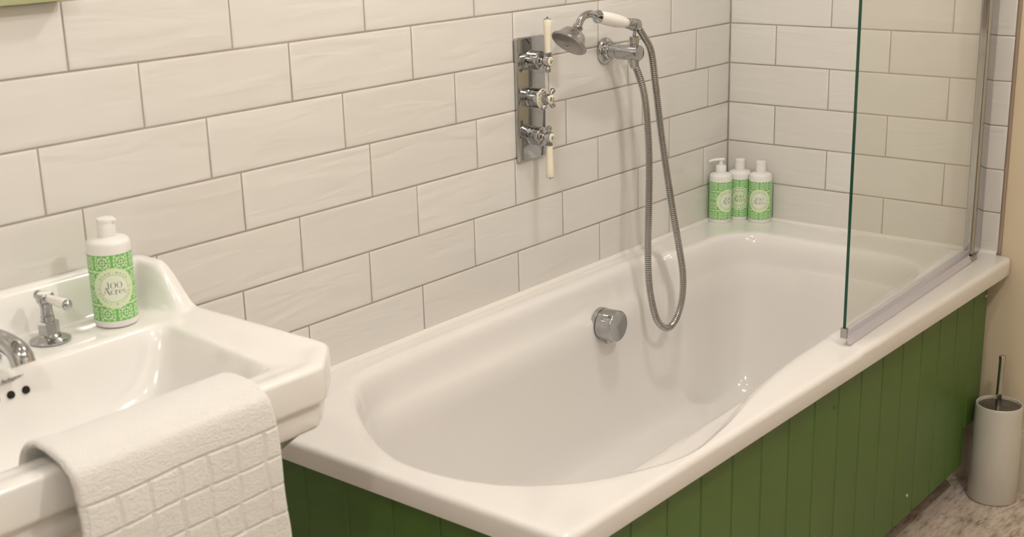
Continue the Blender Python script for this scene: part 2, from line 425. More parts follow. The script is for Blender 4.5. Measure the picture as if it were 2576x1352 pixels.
for fr in (0.12, 0.25, 0.38, 0.5, 0.62, 0.74, 0.86, 1.0):
    def f(ps, fr=fr):
        x0, y0 = b_out(ps, 0.0112); x1, y1 = inner(ps)
        d = math.hypot(x1 - x0, y1 - y0); k = fr * max(0, d - 0.012) / max(d, 1e-6)
        x, y = x0 + (x1 - x0) * k, y0 + (y1 - y0) * k
        return (x, y, ZR + stepz(x, y))
    ring(f)
def inw(x, y, d):                                      # a step d towards the spine of the bath
    sx = min(max(x, -1.28), -0.50); vx, vy = sx - x, -0.38 - y; l = math.hypot(vx, vy) or 1
    return x + vx / l * d, y + vy / l * d
for (d, dz) in ((-0.006, -0.0008), (0.0, -0.0028), (0.005, -0.0065), (0.009, -0.012), (0.0125, -0.020), (0.015, -0.030)):
    def f(ps, d=d, dz=dz):
        x, y = inner(ps); x, y = inw(x, y, d); return (x, y, ZR + dz + stepz(x, y) * (1 if dz > -0.01 else 0))
    ring(f)
SH = [(0.0, 0.053), (0.35, 0.064), (0.75, 0.068), (0.93, 0.0705), (1.0, 0.077), (1.0, 0.09)]
for fr, dz in SH:
    def f(ps, fr=fr, dz=dz):
        x, y = inner(ps); a, b = inw(x, y, 0.018)
        lx, ly = lowinner(ps); c, d = inw(lx, ly, 0.018 + 0.25 * (dz - 0.053))
        if y > -0.3: fr = min(1.0, max(0.0, (dz - 0.050) / 0.040))
        return (a + (c - a) * fr, b + (d - b) * fr, ZR - dz)
    ring(f)
WALL = [(0.10, 0.13), (0.20, 0.18), (0.30, 0.23), (0.40, 0.275), (0.50, 0.312), (0.60, 0.342), (0.70, 0.364), (0.80, 0.380), (0.90, 0.389), (1.0, 0.394)]
for i, (fr, dz) in enumerate(WALL):
    def f(ps, fr=fr, dz=dz):
        lx, ly = lowinner(ps); c, d = inw(lx, ly, 0.0275); fx, fy = floorc(ps)
        # the long sides stay steep, the head end slopes
        side = abs(math.sin(ps)) ** 1.5
        u = fr ** (1.0 + 0.9 * side)
        return (c + (fx - c) * u, d + (fy - d) * u, ZR - dz)
    ring(f)
for k in (0.75, 0.5, 0.25, 0.02):
    def f(ps, k=k):
        fx, fy = floorc(ps); return (-0.70 + (fx + 0.70) * k, -0.358 + (fy + 0.358) * k, ZR - 0.394 - 0.006 * (1 - k))
    ring(f)
body = MB().rings(rings, cap0=False, cap1=True).build('bath_shell', M_BATH, sharp=70)
# bead of sealant on both walls
sl = MB()
def bead(p0, p1, n1, n2, r=0.0045, k=5):
    rs = []
    for P in (Vector(p0), Vector(p1)):
        rs.append([P] + [P + Vector(n1) * r * math.cos(a) + Vector(n2) * r * math.sin(a) for a in [math.pi / 2 * i / k for i in range(k + 1)]])
    sl.rings(rs)
bead((-1.70, 0.002, ZR - 0.006), (-0.001, 0.002, ZR - 0.003), (0, -1, 0), (0, 0, 1), 0.013)
bead((0.002, 0.0, ZR - 0.003), (0.002, -0.7225, ZR - 0.003), (-1, 0, 0), (0, 0, 1), 0.012)
seal = sl.build('sealant_bead', M_SEAL, sharp=60)
# filler and overflow knob on the far side
KX, KZ = -0.700, 0.478
kn = MB().lathe((KX, -0.079, KZ), (0, -1, 0), [(0.034, 0), (0.0365, 0.002), (0.0365, 0.013), (0.0345, 0.0135), (0.0345, 0.0155), (0.0362, 0.0165), (0.0362, 0.051), (0.0352, 0.0535), (0.0335, 0.0548), (0.020, 0.0515), (0.001, 0.0495)], 48)
knob = kn.build('overflow_filler', M_CHROME, sharp=35)
tabm = MB().lathe((KX + 0.002, -0.105, KZ - 0.031), (0, -0.25, -1), [(0.012, 0), (0.012, 0.010), (0.0105, 0.0125), (0.004, 0.0125)], 24).build('filler_outlet', M_DCHROME, sharp=35)
slot = MB().box(KX - 0.030, KX - 0.012, -0.088, -0.075, KZ - 0.034, KZ - 0.022).build('filler_slot', M_DARKHOLE)
adopt(bath, [body, seal, knob])
for s_ in (tabm, slot):
    s_.parent = knob
# legs that carry the shell
feet = []
for fx_ in (-1.35, -0.35):
    for fy_ in (-0.62, -0.14):
        feet.append(MB().cyl((fx_, fy_, 0.0), (fx_, fy_, 0.012), 0.022).cyl((fx_, fy_, 0.012), (fx_, fy_, 0.165), 0.006, n=12).build('foot', M_DCHROME, sharp=40))
adopt(bath, feet)

# ------------------------------------------------------------------ PANELS
def board_mesh(a0, a1, z0, z1, axis, face, th=0.012, ch=0.0028):
    """a vertical tongue and groove board with chamfered long edges"""
    mbb = MB(); g = 0.0003
    prof_ = [(a0 + g, face + th), (a0 + g, face + ch), (a0 + g + ch, face), (a1 - g - ch, face), (a1 - g, face + ch), (a1 - g, face + th)]
    rs = []
    for z in (z0, z1):
        rs.append([(a, d, z) if axis == 'x' else (d, a, z) for a, d in prof_])
    mbb.rings(rs); return mbb
PT, PB = ZR - 0.037, 0.083
pan = empty('bath_surround', (-0.85, -0.714, PB), 'long green tongue and groove panel along the front of the bath', 'bath panel', 'green panels boxing in the bath')
parts = []
edges = [-0.031, -0.121] + [-0.121 - 0.0997 * k for k in range(1, 16)]
edges = [e for e in edges if e > -1.66] + [-1.678]
for i in range(len(edges) - 1):
    z0 = 0.178 if i == 0 else PB
    parts.append(board_mesh(edges[i + 1], edges[i], z0, PT, 'x', -0.720).build('board', M_GREEN, origin=((edges[i] + edges[i + 1]) / 2, -0.714, 0.3)))
parts.append(MB().box(-1.672, -0.125, -0.7078, -0.704, PB + 0.004, PT - 0.002).build('backing_sheet', M_DARKHOLE))
for (x, z) in ((-0.8352, 0.4728), (-0.4491, 0.1334), (-0.8936, 0.3381), (-0.0421, 0.4847)):
    big = 0.0048 if z < 0.2 or z > 0.475 else (0.0042 if z > 0.4 else 0.0018)
    parts.append(MB().lathe((x, -0.7195, z), (0, -1, 0), [(big, 0), (big, 0.0012), (big * 0.7, 0.003), (0.0002, 0.0036)], 16).build('screw', M_CHROME if big > 0.0045 else M_GREEN, sharp=40))
adopt(pan, parts)
pan2 = empty('bath_surround', (-1.675, -0.36, PB), 'short green board panel across the end of the bath beside the basin', 'bath panel', 'green panels boxing in the bath')
pan2['label'] = 'short green board panel closing the near end of the bath under the basin'
parts = []
ye = [-0.7076, -0.681, -0.5817, -0.4817, -0.3817, -0.2815, -0.1815, -0.0815, -0.002]
for i in range(len(ye) - 1):
    b_ = MB(); ch = 0.0028; g = 0.0003; a0, a1 = ye[i] + g, ye[i + 1] - g; F = -1.678
    pr = [(F + 0.012, a0), (F + ch, a0), (F, a0 + ch), (F, a1 - ch), (F + ch, a1), (F + 0.012, a1)]
    b_.rings([[(x, y, z) for x, y in pr] for z in (PB, PT)])
    parts.append(b_.build('board', M_GREEN, origin=(F, (a0 + a1) / 2, 0.3)))
parts.append(MB().box(-1.6658, -1.662, -0.700, -0.004, PB + 0.004, PT - 0.002).build('backing_sheet', M_DARKHOLE))
adopt(pan2, parts)
parts = []

# ------------------------------------------------------------------ BATH SCREEN
scr = empty('bath_screen', (-0.04, -0.690, ZR), 'clear glass shower screen with chrome hinge on the bath edge', 'shower screen')
H0 = Vector((-0.093, -0.689, 0)); H1 = Vector((-0.781, -0.707, 0)); hd = (H1 - H0).normalized(); hn = Vector((-hd.y, hd.x, 0))
if hn.y > 0: hn = -hn
ZG = ZR + 0.022; ZT = 2.0
def slab(p0, p1, off0, off1, z0, z1, mi=0, q=None):
    q = q or MB()
    A = [p0 + hn * off0, p1 + hn * off0, p1 + hn * off1, p0 + hn * off1]
    vs = [(a.x, a.y, z) for z in (z0, z1) for a in A]
    q.add(vs, [(0, 3, 2, 1), (4, 5, 6, 7)], mi).add(vs, [(0, 1, 5, 4), (2, 3, 7, 6)], mi).add(vs, [(1, 2, 6, 5), (3, 0, 4, 7)], mi)
    return q
g = MB(); A = [H0 - hn * 0.003, H1 - hn * 0.003, H1 + hn * 0.003, H0 + hn * 0.003]
vs = [(a.x, a.y, z) for z in (ZG, ZT) for a in A]
g.add(vs, [(0, 1, 5, 4), (2, 3, 7, 6)], 0).add(vs, [(0, 3, 2, 1), (4, 5, 6, 7), (1, 2, 6, 5), (3, 0, 4, 7)], 1)
pane = g.build('glass_pane', [M_GLASS, M_GLASSEDGE])
parts = [pane]
s1 = slab(H0 + hd * 0.012, H1, -0.0055, 0.0055, ZG - 0.004, ZG + 0.010)
s1.build  # channel gripping the glass
sealc = s1.build('seal_channel', M_VINYLSEAL, bevel=(0.0012, 2), sharp=40)
s2 = MB()
a0, a1 = H0 + hd * 0.012, H1 - hd * 0.001
prs = [(0.0045, ZG - 0.002), (0.0075, ZG - 0.008), (0.013, ZR + 0.0045), (0.0105, ZR + 0.004), (0.004, ZG - 0.010), (0.001, ZG - 0.003)]
s2.rings([[tuple((P + hn * o_) + Vector((0, 0, z_))) for o_, z_ in prs] for P in (a0, a1)])
blade = s2.build('seal_blade', M_VINYLSEAL, sharp=50)
capm = slab(H1 - hd * 0.004, H1 + hd * 0.004, -0.0065, 0.0065, ZG - 0.006, ZG + 0.014).build('end_cap', M_DCHROME, bevel=(0.001, 2))
tubeh = MB().lathe((H0.x + 0.004, H0.y, ZG - 0.004), (0, 0, 1), [(0.0075, 0), (0.0085, 0.001), (0.0085, ZT - ZG + 0.006), (0.0075, ZT - ZG + 0.007)], 32).build('hinge_tube', M_STEEL, sharp=40)
grip = slab(H0 + hd * 0.004, H0 + hd * 0.013, -0.0055, 0.0055, ZG - 0.002, ZT).build('glass_grip', M_STEEL, bevel=(0.001, 2), sharp=40)
chn = MB().box(-0.050, -0.0008, -0.6840, -0.6680, ZR + 0.006, ZT + 0.01)
chn = chn.build('wall_channel', M_STEEL, bevel=(0.0025, 3), sharp=40)
leaf = MB().box(-0.084, -0.046, -0.6860, -0.6720, ZR + 0.008, ZT + 0.006).build('hinge_leaf', M_BCHROME, bevel=(0.002, 2), sharp=40)
block = MB().box(-0.108, -0.070, -0.7015, -0.6840, ZR + 0.004, ZR + 0.016).build('pivot_block', M_DCHROME, bevel=(0.002, 2), sharp=40)
adopt(scr, parts + [sealc, blade, capm, tubeh, grip, chn, leaf, block])

# ------------------------------------------------------------------ SHOWER VALVE
VX = -0.8385
val = empty('shower_valve', (VX, 0, 1.0), 'upright chrome wall plate with three shower controls on the tiled wall', 'shower valve')
vp = []
pr = MB().box(-0.8855, -0.7905, -0.0095, -0.0005, 0.870, 1.130)
vp.append(pr.build('wall_plate', M_CHROME, bevel=(0.0035, 3), sharp=30))
def curved_text(txt, size, loc, xdir, zdir, name, m_, parent, align='CENTER', shear=0.0, extr=0.0002, font=None):
    c = bpy.data.curves.new(name, 'FONT'); c.body = txt; c.size = size; c.align_x = align; c.align_y = 'CENTER'; c.extrude = extr; c.shear = shear
    c.resolution_u = 3
    o = bpy.data.objects.new(name, c); COL.objects.link(o)
    dg = bpy.context.evaluated_depsgraph_get(); me = bpy.data.meshes.new_from_object(o.evaluated_get(dg))
    bpy.data.objects.remove(o); bpy.data.curves.remove(c)
    X = Vector(xdir).normalized(); Z = Vector(zdir).normalized(); N = X.cross(Z)
    for v in me.vertices:
        p = v.co.copy(); v.co = Vector(loc) + X * p.x + Z * p.y + N * p.z
    me.materials.clear()
    return link(name, me, m_, parent)
def vbarrel(z, r=0.020, L=0.0275, dial=False, nm='control_barrel'):
    y0 = -0.0095
    q = MB().lathe((VX, y0, z), (0, -1, 0), [(r + 0.0012, 0), (r + 0.0012, 0.002), (r, 0.0035), (r, 0.012), (r - 0.0006, 0.0125), (r, 0.013), (r, L - 0.001), (r - 0.001, L)] +
                   ([(r - 0.003, L + 0.0006), (0.008, L + 0.001), (0.0001, L + 0.001)] if dial else [(r - 0.004, L + 0.001), (0.010, L + 0.0035), (0.0075, L + 0.006), (0.0001, L + 0.006)]), 48)
    return q.build(nm, M_CHROME, sharp=35)
def lever_control(z, up):
    parts_ = []
    b0 = vbarrel(z)
    ye_ = -0.0095 - 0.0275
    hub = MB().lathe((VX, ye_ - 0.003, z), (0, -1, 0), [(0.0062, 0), (0.0055, 0.004), (0.0085, 0.006), (0.0115, 0.009), (0.0118, 0.019), (0.0112, 0.0205), (0.0095, 0.021), (0.0001, 0.0205)], 32).build('lever_hub', M_CHROME, b0, sharp=35)
    yf = ye_ - 0.003 - 0.021; yl = ye_ - 0.003 - 0.014
    MB().lathe((VX, yf + 0.0003, z), (0, -1, 0), [(0.0095, 0), (0.0092, 0.0012), (0.007, 0.0022), (0.0001, 0.0028)], 32).build('index_button', M_CREAM, b0, sharp=50)
    curved_text('B&C\nLo', 0.0048, (VX, yf - 0.0029, z), (0, 0, 1), (-1, 0, 0), 'index_lettering', M_BLACK, b0)
    s_ = 1 if up else -1
    MB().lathe((VX, yl, z + s_ * 0.010), (0, 0, s_), [(0.0055, 0), (0.0055, 0.003), (0.0078, 0.0045), (0.0078, 0.0065), (0.0060, 0.008)], 28).build('lever_collar', M_CHROME, b0, sharp=35)
    MB().lathe((VX, yl, z + s_ * 0.018), (0, 0, s_), [(0.0068, 0), (0.0070, 0.002), (0.0084, 0.055), (0.0087, 0.066), (0.0080, 0.0672)], 28).build('lever', M_CREAM, b0, sharp=50)
    MB().lathe((VX, yl, z + s_ * 0.085), (0, 0, s_), [(0.0083, 0), (0.0080, 0.0012), (0.0035, 0.0025), (0.0018, 0.0032), (0.0022, 0.0045), (0.0001, 0.006)], 28).build('lever_finial', M_CHROME, b0, sharp=40)
    MB().lathe((VX, yl, z - s_ * 0.009), (0, 0, -s_), [(0.0042, 0), (0.0038, 0.003), (0.0058, 0.006), (0.0062, 0.010), (0.0050, 0.014), (0.0001, 0.0165)], 24).build('lever_stub', M_CHROME, b0, sharp=45)
    return b0
c1 = lever_control(1.0815, True); c3 = lever_control(0.922, False)
zc = 1.0025
c2 = vbarrel(zc, 0.0215, 0.0285, True)
MB().lathe((VX, -0.0095 - 0.0290, zc), (0, -1, 0), [(0.0208, 0), (0.0206, 0.0012), (0.0195, 0.0018), (0.0001, 0.0018)], 48).build('dial_ring', M_CREAM, c2, sharp=45)
tk = MB(); yd = -0.0095 - 0.0290 - 0.0019
for a in range(-60, 241, 25):
    an = math.radians(a + 12); ca, sa = math.cos(an), math.sin(an); r0, r1, hw = 0.0148, 0.0185, 0.0005
    tk.add([(VX + ca * r0 - sa * hw, yd, zc + sa * r0 + ca * hw), (VX + ca * r1 - sa * hw, yd, zc + sa * r1 + ca * hw), (VX + ca * r1 + sa * hw, yd, zc + sa * r1 - ca * hw), (VX + ca * r0 + sa * hw, yd, zc + sa * r0 - ca * hw)], [(0, 1, 2, 3)])
tk.build('dial_marks', M_BLACK, c2)
curved_text('H', 0.0055, (VX - 0.0125, yd, zc + 0.0105), (0.8, 0, 0.6), (-0.6, 0, 0.8), 'dial_lettering', M_BLACK, c2)
MB().lathe((VX, yd, zc), (0, -1, 0), [(0.0085, 0), (0.0075, 0.004), (0.0095, 0.007), (0.0112, 0.010), (0.0115, 0.0185), (0.010, 0.020), (0.0001, 0.0198)], 32).build('cross_hub', M_CHROME, c2, sharp=35)
yx = yd - 0.0125
for k in range(4):
    an = math.radians(45 + 90 * k); D = Vector((math.cos(an), 0, math.sin(an)))
    P = Vector((VX, yx, zc))
    q = MB().lathe(P + D * 0.0085, D, [(0.0036, 0), (0.0030, 0.004), (0.0042, 0.007), (0.0058, 0.011), (0.0060, 0.014), (0.0045, 0.0175), (0.0001, 0.019)], 20)
    q.build('cross_arm', M_CHROME, c2, sharp=45)
MB().lathe((VX, yd - 0.0198, zc), (0, -1, 0), [(0.0098, 0), (0.0095, 0.0012), (0.0072, 0.0022), (0.0001, 0.0028)], 32).build('index_button', M_CREAM, c2, sharp=50)
curved_text('B&\nCo', 0.0075, (VX, yd - 0.0198 - 0.0029, zc), (0.25, 0, 0.97), (-0.97, 0, 0.25), 'index_lettering', M_BLACK, c2)
adopt(val, vp + [c1, c2, c3])

# ------------------------------------------------------------------ WALL BRACKET, HANDSET, HOSE
BX, BZ = -0.560, 1.070
brk = empty('shower_bracket', (BX, 0, BZ), 'chrome round wall outlet and cradle holding the hand shower', 'shower bracket')
fl = MB().lathe((BX, -0.0005, BZ), (0, -1, 0), [(0.030, 0), (0.0305, 0.002), (0.030, 0.005), (0.0265, 0.0095), (0.022, 0.0115), (0.0195, 0.0105), (0.0185, 0.014), (0.0165, 0.018)], 48).build('flange', M_CHROME, sharp=40)
arm = MB().lathe((BX, -0.012, BZ), (0, -1, 0), [(0.0152, 0), (0.0152, 0.024), (0.0166, 0.0255), (0.0172, 0.028), (0.0165, 0.030), (0.0170, 0.032), (0.0174, 0.080), (0.0166, 0.0835), (0.0001, 0.0845)], 48).build('outlet_arm', M_CHROME, sharp=35)
MB().lathe((BX, -0.080, BZ + 0.013), (0, 0, 1), [(0.0100, 0), (0.0096, 0.009), (0.0100, 0.0095)], 32).build('cradle_post', M_CHROME, arm, sharp=35)
MB().lathe((BX, -0.080, BZ + 0.0225), (0, 0, 1), [(0.0120, 0), (0.0118, 0.012), (0.0105, 0.014), (0.004, 0.0145)], 6).build('hex_nut', M_CHROME, arm)
MB().cyl((BX, -0.080, BZ + 0.036), (BX - 0.004, -0.085, BZ + 0.056), 0.0038).build('cradle_stem', M_CHROME, arm, sharp=35)
MB().lathe((BX, -0.0785, BZ - 0.010), (0.0, -0.10, -1), [(0.0135, 0), (0.0132, 0.008), (0.0110, 0.012), (0.0105, 0.019), (0.0085, 0.024)], 32).build('hose_outlet', M_CHROME, arm, sharp=35)
adopt(brk, [fl, arm])

YH = -0.087
hs = empty('hand_shower', tuple(at_y(1540, 50, YH)), 'chrome hand shower with white ceramic grip resting on the wall bracket', 'hand shower')
J = at_y(1577, 58, YH); K = at_y(1505, 42, YH); E_ = at_y(1607, 62, YH); ax = (K - J); L = ax.length; ax.normalize()
hp = []
hp.append(MB().lathe(J, ax, [(0.0088, 0), (0.0102, 0.002), (0.0128, 0.018), (0.0146, 0.045), (0.0146, 0.066), (0.0132, L - 0.006), (0.0120, L)], 40).build('grip', M_WCER, sharp=50))
hp.append(MB().lathe(J, -ax, [(0.0105, -0.003), (0.0118, 0.0), (0.0118, 0.004), (0.0098, 0.006), (0.0118, 0.009), (0.0122, 0.018), (0.010, 0.021), (0.0105, 0.023)], 36).build('ferrule', M_CHROME, sharp=35))
cn = MB().lathe(J - ax * 0.023, -ax, [(0.0105, 0), (0.0138, 0.0015), (0.0140, 0.016), (0.0125, 0.019), (0.006, 0.0205)], 32)
hp.append(cn.build('hose_connector', M_BCHROME, sharp=35))
hp.append(MB().lathe(K, ax, [(0.0118, -0.002), (0.0140, 0.0), (0.0142, 0.003), (0.0122, 0.006), (0.0090, 0.011), (0.0078, 0.014)], 36).build('ferrule', M_CHROME, sharp=35))
nrm = (RX * (-0.482) + RD * 0.877).normalized() * 0.97 - RF * 0.20; nrm.normalize()
Bn = at_y(1453, 70, YH)
neck = catmull([K + ax * 0.010, at_y(1486, 35, YH), at_y(1471, 39, YH), at_y(1461, 50, YH), Bn + nrm * 0.0], 8)
hp.append(MB().tube(neck, 0.0080, 20).build('neck', M_CHROME, sharp=60))
hp.append(MB().lathe(Bn - nrm * 0.004, nrm, [(0.0095, 0), (0.0112, 0.002), (0.0108, 0.006), (0.0092, 0.008), (0.013, 0.011), (0.0175, 0.0135), (0.0235, 0.017), (0.027, 0.023), (0.0315, 0.032), (0.0375, 0.038), (0.0400, 0.0405), (0.0405, 0.043), (0.0385, 0.0455), (0.0365, 0.0455)], 48, cap1=False).build('head_shell', M_BCHROME, sharp=35))
rose = MB().lathe(Bn + nrm * 0.0405, nrm, [(0.0375, 0), (0.0370, 0.0008), (0.020, 0.0028), (0.0045, 0.0033), (0.0040, 0.0048), (0.0025, 0.0048), (0.0022, 0.002), (0.0001, 0.002)], 48).build('spray_face', M_DCHROME, sharp=30)
u_ = nrm.orthogonal().normalized(); v_ = nrm.cross(u_)
nz = MB()
for ri, (rr, cnt) in enumerate(((0.009, 8), (0.0145, 14), (0.020, 20), (0.0255, 26), (0.031, 32))):
    for k in range(cnt):
        a = 2 * math.pi * k / cnt + ri * 0.3; hgt = 0.0405 + 0.0033 - 0.0025 * (rr / 0.037) ** 1.3
        nz.lathe(Bn + nrm * hgt + (u_ * math.cos(a) + v_ * math.sin(a)) * rr, nrm, [(0.0011, 0), (0.0010, 0.0006), (0.0001, 0.0008)], 6)
nz = nz.build('nozzles', M_CHROME, rose)
hp.append(rose)
adopt(hs, hp)

hpx = [(-0.5600, -0.0795, 1.046)] + [(-0.5592, -0.0835, 1.0392), (-0.5558, -0.094, 1.0113), (-0.5547, -0.104, 0.9764), (-0.5553, -0.112, 0.9236), (-0.5556, -0.118, 0.834), (-0.5624, -0.122, 0.7255), (-0.5665, -0.123, 0.633), (-0.5687, -0.127, 0.5582), (-0.564, -0.133, 0.5005), (-0.5521, -0.142, 0.4504), (-0.5217, -0.15, 0.4278), (-0.495, -0.157, 0.4473), (-0.4762, -0.16, 0.492), (-0.474, -0.16, 0.55), (-0.4897, -0.158, 0.6208), (-0.5024, -0.15, 0.6982), (-0.5116, -0.14, 0.7827), (-0.5147, -0.124, 0.8824), (-0.5204, -0.112, 0.9903), (-0.5222, -0.1, 1.0695)]
end = J - ax * 0.040
hpx += [tuple(end + Vector((0.016, -0.006, -0.024))), tuple(end)]
cv = catmull(hpx, 20)
# arc length resample, ribbed radius
acc = [0.0]
for a, b_ in zip(cv[:-1], cv[1:]): acc.append(acc[-1] + (b_ - a).length)
tot = acc[-1]; pitch = 0.0046; N = int(tot / pitch) * 6
acca = np.array(acc); cva = np.array([tuple(q) for q in cv])
ss = np.linspace(0, tot, N); pts = np.stack([np.interp(ss, acca, cva[:, i]) for i in range(3)], -1)
ker = np.ones(9) / 9
for i in range(3):
    pd = np.pad(pts[:, i], 4, mode='edge'); pts[:, i] = np.convolve(pd, ker, 'valid')
ph = (ss / pitch) % 1.0
rad = 0.0082 - 0.0016 * (np.abs(ph - 0.5) > 0.36)
hose = MB().tube([tuple(p) for p in pts], [float(r) for r in rad], 14).build('shower_hose', M_HOSE, sharp=35, origin=(-0.47, -0.12, 0.41))
tag(hose, 'looped ribbed chrome shower hose hanging from the wall bracket into the bath', 'shower hose')

# ------------------------------------------------------------------ BASIN
BS = (-2.143, -0.245); ZB = 0.830
bas = empty('basin', (BS[0], BS[1], 0.0), 'white ceramic washbasin with raised back ledge and cut corners', 'washbasin')
bp_o = planes_from(BS, [((0, 1), (0, -0.0015)), ((1, 0), (-1.824, 0)), ((-1, 0), (-2.462, 0)), ((0, -1), (0, -0.4905)), ((0.67, -0.74), (-1.8565, -0.460)), ((-0.67, -0.74), (-2.4295, -0.460))])
bp_b = planes_from(BS, [((0, 1), (0, -0.150)), ((1, -0.10), (-1.908, -0.30)), ((-1, -0.10), (-2.378, -0.30)), ((0, -1), (0, -0.436))])
NS = 300
def tS(i):
    ps = 2 * math.pi * i / NS; return math.atan2(0.245 * math.sin(ps), 0.30 * math.cos(ps))
TS = [tS(i) for i in range(NS)]
def corner_dirs(pts_):
    o_ = []
    for (x, y) in pts_:
        a = math.atan2(y - BS[1], x - BS[0]); o_ += [a + k * 0.006 for k in range(-5, 6)]
    return o_
TS += corner_dirs([(-1.824, -0.0015), (-2.462, -0.0015), (-1.824, -0.4305), (-1.889, -0.4905), (-2.462, -0.4305), (-2.397, -0.4905), (-1.89, -0.15), (-2.39, -0.15), (-1.92, -0.436), (-2.36, -0.436)])
TS = sorted(set(round(((a + math.pi) % (2 * math.pi)) - math.pi, 6) for a in TS))
def hup(x, y):                                         # height of the upstand along the back and down its wings
    return 0.061 * (1 - sst(-0.148, -0.052, -(-y)) if False else sst(-0.146, -0.058, y))
br = []
def bring(off, z, p=70, up=0.0, planes=None):
    r = []
    for t in TS:
        x, y = outline(t, planes or bp_o, BS, p, off)
        # the height is taken at the outer edge so the wings keep a level crest
        xo, yo = outline(t, bp_o, BS, 70, 0.0)
        r.append((x, y, z + up * hup(xo, yo)))
    br.append(r)
bring(0.110, ZB - 0.150, 30); bring(0.060, ZB - 0.125, 40); bring(0.030, ZB - 0.098, 50)
bring(0.020, ZB - 0.0925); bring(0.0125, ZB - 0.0885); bring(0.0105, ZB - 0.084); bring(0.0095, ZB - 0.062); bring(0.0105, ZB - 0.0560)
bring(0.0100, ZB - 0.0535); bring(0.003, ZB - 0.0520); bring(0.0005, ZB - 0.0490)
bring(0.0, ZB - 0.045)
for k in range(0, 6):
    a = math.pi / 2 * k / 5; rr = 0.007
    bring(rr * (1 - math.cos(a)), ZB - rr + rr * math.sin(a), up=1.0)
for off, z, up in ((0.014, 0.0002, 1.0), (0.021, -0.0006, 0.985), (0.027, -0.0018, 0.90), (0.0325, -0.0028, 0.62), (0.038, -0.0034, 0.28), (0.045, -0.0040, 0.06), (0.052, -0.0044, 0.0)):
    bring(off, ZB + z, up=up)
def mixring(fr, z, p=14):
    r = []
    for t in TS:
        x0, y0 = outline(t, bp_o, BS, 70, 0.052); x1, y1 = outline(t, bp_b, BS, p, 0.0)
        if (x1 - BS[0]) ** 2 + (y1 - BS[1]) ** 2 > (x0 - BS[0]) ** 2 + (y0 - BS[1]) ** 2: x1, y1 = BS[0] + (x0 - BS[0]) * 0.985, BS[1] + (y0 - BS[1]) * 0.985
        r.append((x0 + (x1 - x0) * fr, y0 + (y1 - y0) * fr, z))
    br.append(r)
for fr, z in ((0.3, ZB - 0.0048), (0.6, ZB - 0.0052), (0.85, ZB - 0.0058), (1.0, ZB - 0.0072)): mixring(fr, z)
def bowl(k, z, p=14):
    r = []
    for t in TS:
        x, y = outline(t, bp_b, BS, p, 0.0); xo, yo = outline(t, bp_o, BS, 70, 0.052)
        if (x - BS[0]) ** 2 + (y - BS[1]) ** 2 > (xo - BS[0]) ** 2 + (yo - BS[1]) ** 2: x, y = BS[0] + (xo - BS[0]) * 0.985, BS[1] + (yo - BS[1]) * 0.985
        r.append((BS[0] + (x - BS[0]) * k, BS[1] - 0.03 * (1 - k) + (y - BS[1]) * k, z))
    br.append(r)
for k, z, p in ((0.985, -0.0105, 13), (0.970, -0.016, 11), (0.955, -0.024, 9), (0.935, -0.040, 7), (0.905, -0.062, 5.5), (0.86, -0.085, 4.6), (0.79, -0.106, 4.2), (0.68, -0.120, 3.8), (0.5, -0.131, 3.4), (0.3, -0.137, 3), (0.1, -0.140, 2.5)):
    bowl(k, ZB + z, p)
shell = MB().rings(br, cap0=True, cap1=True).build('basin_shell', M_CERAM, sharp=75)
bparts = [shell]
for hx in (-2.1258, -2.1476, -2.1694):
    bparts.append(MB().lathe((hx, -0.1580, 0.7945), (0, -0.93, 0.36), [(0.0052, -0.004), (0.0052, 0.0022), (0.0046, 0.0026), (0.0001, 0.0022)], 24).build('overflow_hole', M_DARKHOLE, sharp=50))  # solid discs, not recessed; near-black colour stands in for shade inside the holes
lg = curved_text('Burlington', 0.0066, (-2.1435, -0.1552, 0.8150), (1, 0, 0.05), (0, 0.30, 0.95), 'basin_lettering', M_GREY, None, shear=0.45)
q = MB().tube([(-2.160, -0.1562, 0.8112), (-2.143, -0.1560, 0.8118), (-2.124, -0.1550, 0.8160)], 0.0003, 6)
bparts += [lg, q.build('basin_flourish', M_GREY)]
ped = MB(); pr_ = []
for z, a, b_ in ((0.0, 0.115, 0.10), (0.02, 0.115, 0.10), (0.05, 0.10, 0.085), (0.30, 0.075, 0.07), (0.60, 0.08, 0.075), (0.69, 0.10, 0.095)):
    pr_.append([(BS[0] + a * math.copysign(abs(math.cos(t)) ** 0.6, math.cos(t)), -0.20 + b_ * math.copysign(abs(math.sin(t)) ** 0.6, math.sin(t)), z) for t in [2 * math.pi * k / 40 for k in range(40)]])
bparts.append(ped.rings(pr_).build('pedestal', M_CERAM, sharp=50))
adopt(bas, bparts)

ZD = ZB - 0.0046                                       # deck level behind the bowl
tapo = empty('tap_handle', (-2.041, -0.088, ZD), 'chrome basin tap valve with white ceramic lever beside the soap bottle', 'tap')
TX, TY = -2.041, -0.088
tp = []
tp.append(MB().lathe((TX, TY, ZD), (0, 0, 1), [(0.0275, 0), (0.0285, 0.0015), (0.0285, 0.003), (0.024, 0.0055), (0.0205, 0.0070), (0.019, 0.0075), (0.0165, 0.0095), (0.0145, 0.0115)], 40).build('escutcheon', M_CHROME, sharp=30))
tp.append(MB().lathe((TX, TY, ZD + 0.0110), (0, 0, 1), [(0.0148, 0), (0.0148, 0.0165), (0.0125, 0.0185), (0.0095, 0.0190)], 6).build('hex_body', M_CHROME))
tp.append(MB().lathe((TX, TY, ZD + 0.0295), (0, 0, 1), [(0.0095, 0), (0.0095, 0.0080), (0.0080, 0.0090), (0.0078, 0.0100), (0.0088, 0.0105), (0.0080, 0.020), (0.0095, 0.027), (0.0100, 0.030)], 32).build('spindle_cover', M_CHROME, sharp=35))
zt = ZD + 0.0655
